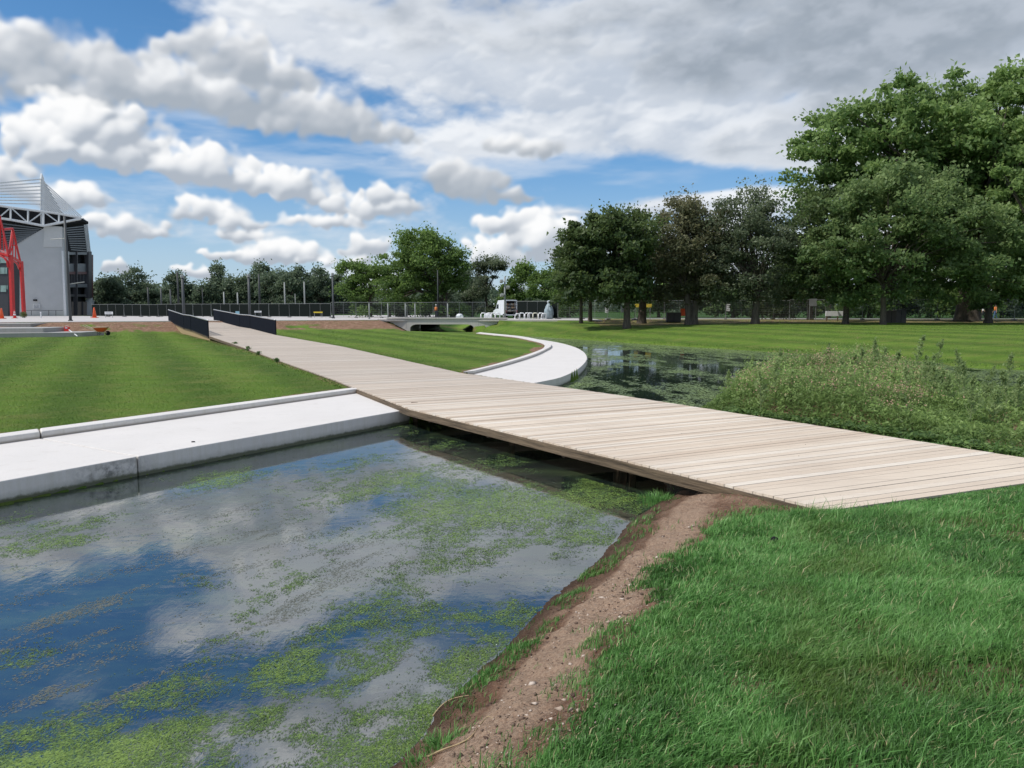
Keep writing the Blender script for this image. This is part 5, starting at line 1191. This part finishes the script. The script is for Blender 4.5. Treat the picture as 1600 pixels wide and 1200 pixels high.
# ================================================================== FENCES
galv = pmat('galvanised_steel', (.30,.31,.31), .45, .5); netm = pmat('dark_fence_net', (.009,.013,.012), .95); foot = pmat('concrete_foot', (.22,.21,.20), .9)
def fence_panel(w=3.4, h=2.0, net=False):
    m = MB(); m.tube([(0,0,.12), (0,0,h), (w,0,h), (w,0,.12)], .024, 5); m.tube([(0,0,.16), (w,0,.16)], .02, 5); m.tube([(w/2,0,.16), (w/2,0,h)], .014, 4)
    n = MB()
    if net:
        n.box((w/2,.012,h*.5+.05), (w-.06,.006,h-.22))
    else:
        for i in range(1, 26): n.tube([(w*i/26,0,.16), (w*i/26,0,h)], .0042, 3, False)
        for i in range(1, 8): n.tube([(0,0,.16+(h-.16)*i/8), (w,0,.16+(h-.16)*i/8)], .0042, 3, False)
    f = MB()
    for q in (0, w): f.box((q,0,.06), (.24,.62,.13))
    return m, n, f
_fp = {}
def fence_at(px0, px1, Y0, Y1, label, grp, net=False, h=2.0, zb=None, skip=()):
    """a run of panels from one place to another, each panel a thing"""
    x0, x1 = X(px0, Y0), X(px1, Y1); L = math.hypot(x1-x0, Y1-Y0); n = max(1, int(round(L/3.5))); w = L/n; key = (net, h)
    rz = math.atan2(Y1-Y0, x1-x0)
    for i in range(n):
        if i in skip: continue
        t = i/n; x, y = x0+(x1-x0)*t, Y0+(Y1-Y0)*t; zz = float(Zp(y))-.03 if zb is None else zb
        if key not in _fp:
            r = empty('fence_panel', (0,0,0)); a, b_, c = fence_panel(3.4, h, net); a.build('frame', galv, r); b_.build('infill', netm if net else galv, r); c.build('foot', foot, r); _fp[key] = r
        else: r = copy_tree(_fp[key])
        r.location = (x, y, zz); r.rotation_euler = (0, 0, rz+random.uniform(-.03,.03)); r.scale = (w/3.4*.985, 1, 1+random.uniform(-.02,.02))
        tag(r, label, 'fence panel', grp)
fence_at(150, 520, 126, 108, 'dark netted fence panel in the long row beyond the plaza left of the willow', 'dark netted fence panels beyond the plaza', True)
fence_at(520, 760, 100, 97, 'grey mesh site fence panel behind the bridge and under the willow', 'mesh fence panels behind the bridge')
fence_at(808, 872, 88, 84, 'dark netted fence panel between the white van and the slim dark trees', 'netted fence panels beside the van', True)
fence_at(872, 990, 86, 78, 'mesh fence panel near the slim dark trees', 'mesh fence panels at the slim dark trees')
fence_at(990, 1230, 84, 80, 'open mesh fence panel behind the dark and brownish trees on the bank', 'mesh fence panels behind the bank trees', h=2.0)
fence_at(1230, 1640, 80, 76, 'open mesh fence panel behind the largest tree and the concrete boxes', 'mesh fence panels behind the largest tree', h=2.1)

# ================================================================== VAN AND SITE THINGS
def van():
    Y = 92.0; x0, y0, z0 = X(787, Y), Y, float(Zp(Y)); x0 = X(799, Y); r = empty('white_van', (x0, y0, z0), R(113), label='white high-roofed box van with its rear open showing shelves', cat='van')
    wh = pmat('white_van_paint', (.72,.76,.80), .35, 0, .05, 2, coat=.3); ins = pmat('van_interior', (.05,.05,.052), .8); tyre = pmat('tyre_rubber', (.015,.015,.016), .9); gls = pmat('van_glass', (.02,.03,.035), .06)
    # x forward from the rear door, y across, z up
    def prof(y): return [(0,y,.45),(3.6,y,.45),(5.3,y,.45),(5.45,y,.95),(5.3,y,1.12),(4.35,y,1.35),(3.75,y,2.2),(3.35,y,2.62),(.35,y,2.68),(0,y,2.6)]
    a, c = prof(-1.0), prof(1.0); n = len(a); m = MB(); vs = a+c
    m.add(vs, [tuple(range(n))[::-1], tuple(range(n, 2*n))]+[(i, i+1, n+i+1, n+i) for i in range(n-1)]); m.build('body', wh, r, bevel=.05)
    m = MB(); m.box((.02,.96,1.55), (.1,.1,2.2)); m.box((.02,-.96,1.55), (.1,.1,2.2)); m.box((.02,0,2.6), (.1,2.0,.12)); m.box((.02,0,.5), (.12,2.0,.14)); m.build('door_frame', wh, r)
    m = MB(); m.box((1.3,0,1.5), (.03,1.85,2.0)); m.box((.7,0,.56), (1.3,1.85,.04)); m.build('load_bay', ins, r)
    sh = pmat('shelf_board', (.28,.24,.20), .7)
    for z in (1.0, 1.45, 1.9): 
        f = MB().box((.35,0,z), (.5,1.8,.04)).build('shelf', sh, r); q = MB()
        for j in range(6): q.box((.3+random.uniform(-.1,.1), -.75+j*.29, z+.02+.13), (.25,.22,random.uniform(.14,.28)), 0, random.random())
        q.build('box', m_tint('van_boxes', [(0,(.35,.22,.12)), (.5,(.45,.42,.36)), (1,(.16,.20,.26))]), f)
    m = MB(); m.vprism([(4.32,-.8,1.40),(3.82,-.8,2.1),(3.82,.8,2.1),(4.32,.8,1.40)], (.02,0,.02)); m.build('windscreen', gls, r)
    for y in (-1.006, 1.006): 
        m = MB(); m.vprism([(3.0,y,1.4),(4.05,y,1.4),(3.68,y,2.02),(3.0,y,2.05)], (0,.004 if y > 0 else -.004,0)); m.build('side_window', gls, r)
        for x in (.95, 4.45):
            m = MB(); m.tube([(x,y*.82,.34), (x,y*1.01,.34)], .34, 16); t = m.build('wheel', tyre, r, smooth=False); MB().tube([(x,y*1.0,.34), (x,y*1.02,.34)], .19, 12).build('rim', polel, t)
    for y in (-.75,.75): MB().box((5.4,y,.98), (.12,.3,.16)).build('headlight', pmat('lamp_glass', (.6,.6,.6), .1), r)
    for y in (-.98,.98): MB().box((-.04,y,1.0), (.05,.12,.4)).build('rear_light', pmat('rear_light_red', (.4,.02,.02), .3), r)
    r.scale = (.74,.74,.82)
van()
whp = pmat('white_plastic', (.75,.77,.79), .5)
def hoop(px, tilt, label, Y=83.5, w=.52, h=.62, mat=whp, base=1.32):
    r = empty('barrier_hoop', (X(px, Y), Y, base), .25, label=label, cat='barrier', group='white hoop barriers on the plaza by the van'); r.rotation_euler = (tilt, 0, .2)
    m = MB(); m.tube([(-w/2,0,0), (-w/2,0,h*.8), (-w*.35,0,h*.97), (0,0,h), (w*.35,0,h*.97), (w/2,0,h*.8), (w/2,0,0)], .055, 6); m.build('hoop', mat, r, smooth=True)
    m = MB(); m.box((-w/2,0,.03), (.12,.35,.05)); m.box((w/2,0,.03), (.12,.35,.05)); m.build('feet', mat, r)
hl = ['farthest left, left of the van', 'second from the left, against the van side', 'third from the left, at the van wheel', 'fourth from the left, left of the lamp post', 'first right of the lamp post, tipped over', 'second right of the lamp post', 'third right of the lamp post', 'fourth right of the lamp post', 'fifth right of the lamp post, yellowish', 'just left of the wrapped statue', 'next to the wrapped statue, leaning on it']
for i, (px, t) in enumerate(((755.5,0), (765,.0), (771,0), (777.5,0), (808,.5), (815,0), (823.5,0), (828.5,0), (836,.0), (844.5,0), (849,.35))):
    hoop(px, t, 'white hoop barrier, '+hl[i], mat=pmat('cream_plastic', (.62,.62,.50), .5) if i == 8 else whp)
g_ = MB(); g_.box((0,0,.22), (.75,.5,.42)); g_.lathe([(.36,.4), (.3,.55), (.12,.62)], n=9, sq=.7, fold=lambda q, z: 1+.1*math.sin(5*q)); tag(g_.build('white_sack', whp, None, loc=(X(762,84), 84, 1.31), bevel=.05), 'low white sack between the hoop barriers left of the van', 'sack')
g_ = MB(); g_.box((0,0,.25), (.9,.5,.5)); g_.lathe([(.4,.45), (.34,.66), (.15,.75)], n=9, sq=.7, fold=lambda q, z: 1+.12*math.sin(4*q)); tag(g_.build('white_sack', whp, None, loc=(X(719,94), 94, 1.0), bevel=.06), 'white builder sack behind the middle of the bridge', 'sack')
# statue wrapped in plastic sheet
r = empty('wrapped_statue', (X(857,84), 84, 1.26), label='tall statue wrapped in pale blue-grey plastic sheet beside the dark fence', cat='statue')
fo = lambda q, z: 1+.10*math.sin(7*q+z*3)+.06*math.sin(13*q-z*5)
MB().lathe([(.34,0), (.42,.15), (.50,.6), (.46,1.0), (.34,1.35), (.20,1.6), (.12,1.72)], n=40, fold=fo).build('plastic_sheet', pmat('blue_grey_sheet', (.27,.34,.37), .35, 0, .35, 3), r, smooth=True)
MB().lathe([(.12,1.72), (.10,1.76), (.22,1.86), (.15,2.0), (.05,2.04)], n=24, fold=lambda q, z: 1+.25*math.sin(4*q+z*9)).build('gathered_top', pmat('pale_sheet', (.42,.48,.50), .5), r, smooth=True)
MB().tube([(.13*math.cos(a), .13*math.sin(a), 1.74) for a in np.linspace(0, 6.28, 13)], .018, 5).build('tie', whp, r)

org = pmat('orange_plastic', (.72,.10,.025), .5); redp = pmat('red_plastic', (.62,.035,.03), .45); whr = pmat('reflective_white', (.68,.69,.70), .4)
def cone(px, Y, h, label, bands=True, body=org, zb=None):
    r = empty('traffic_cone', (X(px, Y), Y, float(Zp(Y)) if zb is None else zb), label=label, cat='traffic cone', group='traffic cones on the plaza')
    MB().box((0,0,.03*h), (.52*h,.52*h,.06*h)).build('base', body, r, bevel=.01)
    MB().lathe([(.19*h,.06*h), (.055*h,h*.97), (.035*h,h)], n=14).build('cone_body', body, r, smooth=True)
    if bands:
        for a, c in ((.35,.55), (.68,.80)):
            rr_ = lambda t: (.19-(.19-.055)*(t-.06)/.91)*h+.006
            MB().lathe([(rr_(a),a*h), (rr_(c),c*h)], n=14).build('white_band', whr, r, smooth=True)
cone(1, 88, 1.30, 'large red and white banded cone cut by the left edge', body=redp); cone(10, 88, 1.20, 'orange cone between the banded cone and the gantry leg', False)
cone(30, 94, 1.0, 'banded cone standing between the two red gantry legs', body=redp); cone(153.5, 100, 1.35, 'plain tall orange cone standing right of the stadium', False)
r = MB(); r.tube([(0,0,0),(0,0,.62)], .07, 8); r.lathe([(.09,.6),(.09,.72),(.04,.76)], n=8); tag(r.build('bollard', whr, None, loc=(X(70.5,96), 96, float(Zp(96)))), 'short white bollard with dark cap before the grey end wall', 'bollard')
def shrub(px, Y, label, hh=.8):
    g = np.random.default_rng(int(px)); n = 900; p = rand_dirs(n, .2, g)*(g.uniform(0,1,n)**.4)[:, None]*np.array([.45,.45,.42])*hh/.8+np.array([0,0,.42*hh/.8]); o = leaf_mesh('shrub', p, .05, LM['dark'], None, g.uniform(0,1,n), g=g); o.location = (X(px,Y), Y, float(Zp(Y))); tag(o, label, 'shrub')
shrub(43.5, 98, 'small dark shrub right of the red gantry legs')
# white notices and small boards on the fences
def notice(px, py, Y, w, h, label, mat=None, name='notice', cat='notice', post=False, zb=None, marks=True):
    x, y, z = A(px, py, Y); r = empty(name, (x, y, z), label=label, cat=cat); m = MB(); m.box((0,0,0), (w,.03,h)); m.build('board', mat or whr, r)
    if marks:
        q = MB()
        for k in range(3): q.box((-.04*w+.05*w*k%.1,-.02,h*(.28-.26*k)), (w*(.75-.15*(k % 2)),.006,h*.07))
        q.build('print', pmat('notice_print', (.25,.26,.28), .6), r)
    if post:
        zg = (float(Zp(Y)) if zb is None else zb)-z
        for s_ in (-.42, .42): MB().box((w*s_,.04,(zg-h*.0)/2), (.05,.05,abs(zg))).build('post', galv, r)
    return r
notice(948,484,81.2,.34,.62,'white notice on the fence between the slim trees and the dark round tree')
notice(973,483.5,79.0,.34,.62,'white notice on the fence just left of the dark round tree trunk')
notice(1138,480.5,81.2,.36,.72,'white notice on the fence left of the rowan')
notice(1270.5,472.5,78.2,.75,.75,'square grey sign board on posts right of the rowan', pmat('grey_board', (.20,.21,.22), .6), 'sign_board', 'sign', True, 1.2, False)
notice(170,489,104,1.1,.35,'low white board in front of the dark fence right of the orange cone', None, 'white_board', 'board', True)
notice(403,487,104,.95,.22,'low white board behind the right railing', None, 'white_board', 'board', True)
notice(371,489,100,.5,.45,'small pale blue box behind the right railing', pmat('pale_blue', (.22,.40,.50), .5), 'blue_box', 'box', True, None, False)
notice(497,488,104,1.2,.18,'low yellow banner board before the dark fence left of the lamp post', pmat('yellow_banner', (.60,.45,.03), .6), 'yellow_board', 'board', True, None, False)
notice(1005,477.5,86,1.9,.38,'yellow banner with an orange end hanging behind the dark round tree', pmat('yellow_banner', (.60,.45,.03), .6), 'banner', 'banner', True, 1.2, False)
notice(1068,488,78,.62,.72,'bright orange square sign left of the double-trunked tree', org, 'orange_sign', 'sign', True, 1.2, False)
# long white planter-like sign on two legs with a yellow end
r = empty('bench_sign', (X(1302,74.5), 74.5, 1.18), label='long white board on legs with a yellow emblem, left of the slim dark tree', cat='sign')
MB().box((-.15,0,.78), (1.75,.12,.48)).build('board', whr, r, bevel=.01)
MB().box((.92,0,.80), (.42,.16,.44)).build('yellow_end', pmat('yellow_paint', (.65,.42,.02), .5), r, bevel=.01)
MB().tube([(.92+.13*math.cos(a), -.09, .80+.13*math.sin(a)) for a in np.linspace(0,6.28,13)], .022, 4).build('emblem', dk, r)
for sx in (-.9, .15, 1.0): MB().box((sx,0,.27), (.09,.09,.55)).build('leg', dtim, r)
def cabinet(px, Y, w, h, d, label, mat):
    r = empty('concrete_box', (X(px,Y), Y, 1.16), random.uniform(-.15,.15), label=label, cat='box'); MB().box((0,0,h/2), (w,d,h)).build('body', mat, r, bevel=.02); MB().box((0,0,h+.02), (w+.06,d+.06,.05)).build('lid', mat, r, bevel=.01)
    MB().box((0,-d/2-.004,h/2), (.025,.012,h*.9)).build('joint', dk, r)
cb = pmat('weathered_box', (.105,.10,.098), .9); cabinet(1050,75.5,1.35,.86,.8,'grey block box left of the orange sign', cb); cabinet(1384,70,.9,1.08,.8,'brownish block box behind the hornbeam trunk', pmat('brown_box', (.10,.085,.075), .9)); cabinet(1400,70,.9,1.15,.8,'taller grey block box right of the hornbeam trunk', cb)
# wheelbarrow on the terrace edge
def wheelbarrow():
    x, y = P(158, 523.5, .55); r = empty('wheelbarrow', (x, y, .70), .12, label='orange wheelbarrow with wooden handles tipped against the concrete step', cat='wheelbarrow')
    x0 = X(158, y); r.location = (x, y, float(A(158, 523.5, y)[2]))
    m = MB(); top = [(-.42,-.33,.52),(.48,-.30,.58),(.48,.30,.58),(-.42,.33,.52)]; bt = [(-.18,-.20,.25),(.20,-.18,.25),(.20,.18,.25),(-.18,.20,.25)]
    m.add(top+bt, [(4,5,6,7),(0,1,5,4),(1,2,6,5),(2,3,7,6),(3,0,4,7)]); m.add([tuple(np.array(p)*(.97,.97,1)) for p in top+bt], [(7,6,5,4),(4,5,1,0),(5,6,2,1),(6,7,3,2),(7,4,0,3)]); m.build('tray', org, r)
    m = MB(); m.box((.05,0,.585), (.86,.60,.05), 0, .5, 0); m.build('load', pmat('sand_load', (.50,.38,.26), .9), r)
    for s_ in (-1, 1): MB().tube([(.45,s_*.10,.16), (-.2,s_*.2,.24), (-1.15,s_*.28,.72)], .028, 6).build('handle', pmat('ash_handle', (.50,.42,.30), .6), r)
    for s_ in (-1, 1): MB().tube([(-.15,s_*.19,.25), (-.22,s_*.2,-.02), (.0,s_*.18,.22)], .018, 5).build('leg', dk, r)
    m = MB(); n = 18; m.tube([(.48,-.04,.14), (.48,.04,.14)], .17, n); m.build('wheel', tyre_m, r)
tyre_m = pmat('tyre_rubber', (.015,.015,.016), .9); wheelbarrow()
x, y = P(105, 519, .66); r = empty('red_box', (x, y, .70), .2, label='red and white plastic box standing on the grey step left of the wheelbarrow', cat='box'); MB().box((0,0,.20), (.36,.3,.36)).build('body', redp, r, bevel=.02); MB().box((0,-.155,.30), (.16,.01,.09)).build('label_patch', whr, r); MB().tube([(-.1,0,.38),(-.08,0,.47),(.08,0,.47),(.1,0,.38)], .015, 5).build('handle', whr, r)
a, c = A(108,515.5,y-.5), P(121, 525.5, .46); m = MB(); m.tube([(0,0,0), (c[0]-a[0], c[1]-a[1], .47-a[2])], .04, 8); tag(m.build('white_pole', whr, None, loc=a), 'white pole leaning from the step onto the lawn by the red box', 'pole')
# blue float in the water at the curved ledge
x, y = P(884, 588, .02); r = empty('blue_float', (x+.12, y-.05, .03), label='small blue float in the water against the curved concrete ledge', cat='float'); bm = pmat('blue_plastic', (.03,.10,.45), .4)
MB().lathe([(.05,-.06), (.15,-.02), (.16,.07), (.10,.14), (.04,.17)], n=14).build('body', bm, r, smooth=True); MB().tube([(-.04,0,.15),(0,0,.24),(.04,0,.15)], .015, 5).build('handle', bm, r); MB().lathe([(.163,.015),(.163,.05)], n=14).build('pale_stripe', whr, r)
# debris and cracks on the ledge and boardwalk
gd = np.random.default_rng(3)
x, y = P(302, 691, .32); m = MB(); m.box((0,0,.008), (.055,.03,.016), .2); tag(m.build('dark_chip', pmat('black_stone', (.01,.01,.011), .5), None, loc=(x, y, .322)), 'small dark chip lying on the pale concrete ledge', 'chip')
V = []; Fq = []; T = []; 
n = 900; t = gd.uniform(0,1,n); s_ = gd.uniform(0,1,n); li = (t*(len(Lp)-2)*.55).astype(int); La = np.array(Lp)[li]; Ra = np.array(Rp)[li]; p = La+(Ra-La)*s_[:, None]+np.array([0,0,.006])
leaf_o = leaf_mesh('litter', p, .004+.010*gd.uniform(0,1,n)**3, m_tint('litter_brown', [(0,(.03,.02,.015)), (1,(.20,.13,.07))]), None, gd.uniform(0,1,n), up=6, asp=.6, g=gd); tag(leaf_o, 'tiny dark leaf and soil crumbs scattered over the boardwalk', 'litter', kind='stuff')

# ================================================================== PEOPLE
def person(px, Y, zb, h, face, label, shirt, trousers, hair, vest=None, stride=.18):
    """one continuous skinned figure, hair and vest are its children"""
    import bmesh
    me = bpy.data.meshes.new('person'); k = h/1.75
    J = {'pel':(0,0,.95,.13),'w':(0,.01,1.08,.115),'ch':(0,.0,1.30,.14),'nk':(0,.01,1.48,.058),'hd':(0,-.01,1.57,.085),'hd2':(0,-.015,1.68,.095)}
    for s_, n in ((-1,'l'),(1,'r')):
        f = stride*s_
        J.update({'hp'+n:(s_*.10,0,.90,.095),'kn'+n:(s_*.11,-f*.5-.02,.50,.062),'an'+n:(s_*.11,-f+.04*(s_<0),.09,.042),'to'+n:(s_*.12,-f-.16,.035,.035),
                  'sh'+n:(s_*.19,0,1.41,.062),'el'+n:(s_*.25,.04+f*.4,1.13,.042),'wr'+n:(s_*.26,-.05+f*.9,.88,.028),'pm'+n:(s_*.262,-.07+f,.81,.030)})
        for q, (dx, dz) in enumerate(((-.028,-.075),(-.011,-.095),(.006,-.10),(.022,-.085))): J['f%d%s' % (q, n)] = (s_*.262+dx, -.085+f, .81+dz, .0095)
        J['th'+n] = (s_*.235, -.12+f, .80, .011)
    E_ = [('pel','w'),('w','ch'),('ch','nk'),('nk','hd'),('hd','hd2')]
    for n in 'lr': E_ += [('pel','hp'+n),('hp'+n,'kn'+n),('kn'+n,'an'+n),('an'+n,'to'+n),('ch','sh'+n),('sh'+n,'el'+n),('el'+n,'wr'+n),('wr'+n,'pm'+n),('pm'+n,'th'+n)]+[('pm'+n,'f%d%s' % (q, n)) for q in range(4)]
    ks = list(J); me.from_pydata([tuple(c*k for c in J[q][:3]) for q in ks], [(ks.index(a), ks.index(b)) for a, b in E_], []); 
    o = bpy.data.objects.new('person', me); col.objects.link(o); bmm = bmesh.new(); bmm.from_mesh(me); bmm.verts.layers.skin.verify(); bmm.to_mesh(me); bmm.free()
    sk = o.modifiers.new('skin', 'SKIN'); 
    for i, q in enumerate(ks): me.skin_vertices[0].data[i].radius = (J[q][3]*k*(1.25 if q in ('ch','w','pel') else 1),)*2 if q not in ('ch','w','pel') else (J[q][3]*1.25*k, J[q][3]*.85*k)
    me.skin_vertices[0].data[0].use_root = True; o.modifiers.new('sub', 'SUBSURF').levels = 1; o.modifiers['sub'].render_levels = 2
    m, nt, b = newmat('clothed_figure'); kk = NT(nt); z = kk.sep(kk.objc())[2]; zx = kk.math('DIVIDE', z, h)
    xabs = kk.math('ABSOLUTE', kk.sep(kk.objc())[0]); c = kk.ramp(zx, [(0,(.02,.018,.016)), (.055, trousers), (.56, shirt), (.835,(.42,.26,.19))], 'CONSTANT')
    arm = kk.math('MULTIPLY', kk.math('GREATER_THAN', xabs, .205*k), kk.math('LESS_THAN', z, 1.12*k)); arm = kk.math('MULTIPLY', arm, kk.math('GREATER_THAN', z, .6*k))
    kk.put(b.inputs['Base Color'], kk.mix(arm, c, (.42,.26,.19))); b.inputs['Roughness'].default_value = .8; me.materials.append(m)
    x, y = X(px, Y), Y; o.location = (x, y, zb); o.rotation_euler = (0,0,face); tag(o, label, 'person')
    MB().lathe([(.085*k,1.64*k), (.108*k,1.69*k), (.098*k,1.76*k), (.05*k,1.80*k)], c=(0,.012,0), n=14).build('hair', pmat('hair_'+str(hair), hair, .8), o, smooth=True)
    MB().lathe([(.012*k,1.60*k), (.016*k,1.625*k), (.008*k,1.65*k)], c=(0,-.115*k,0), n=6).build('nose', pmat('skin_tone', (.42,.26,.19), .6), o)
    for s_ in (-1, 1): MB().box((s_*.033*k,-.108*k,1.655*k), (.022*k,.012*k,.010*k)).build('eye', dk, o)
    MB().box((0,-.105*k,1.575*k), (.045*k,.012*k,.008*k)).build('mouth', redp, o)
    if vest: MB().lathe([(.175*k,.98*k), (.185*k,1.15*k), (.20*k,1.32*k), (.17*k,1.43*k)], n=16, sq=.78).build('vest', pmat('hi_vis_orange', vest, .6), o, smooth=True)
    return o
person(1529, 95, 1.15, 1.70, R(60), 'walker in a white top and dark trousers beyond the thick plane trunk', (.60,.60,.60), (.02,.02,.025), (.03,.02,.015))
person(1548, 93, 1.15, 1.76, R(-120), 'walker in an orange vest and blue jeans beside the leafy stump', (.55,.20,.08), (.06,.12,.24), (.05,.03,.02), (.75,.22,.04))
person(682.5, 101, 1.12, 1.75, R(180), 'worker in an orange vest behind the bridge under the large round tree', (.05,.05,.06), (.03,.035,.05), (.6,.6,.58), (.75,.22,.04), .05)
#@@END
# far-off woodland that reads as one band along the horizon
def woodland():
    g = np.random.default_rng(404); n = 90000; a = g.uniform(R(-75), R(80), n); rr_ = g.uniform(235, 330, n)
    top = 3+6*fbm(np.degrees(a)*.35, a*0, 4, 3)+3*fbm(np.degrees(a)*2.2, a*0+4, 3, 5); z = .6+top*g.uniform(0, 1, n)**.7
    p = np.stack([np.sin(a)*rr_, np.cos(a)*rr_, z], 1); o = leaf_mesh('woodland', p, g.uniform(.4, .9, n), LM['far'], None, np.clip(.2+.5*(z/14)+g.normal(size=n)*.15, 0, 1), up=.4, asp=.7, g=g)
    tag(o, 'hazy far-off belt of woodland along the horizon', 'woodland', kind='stuff')
woodland()
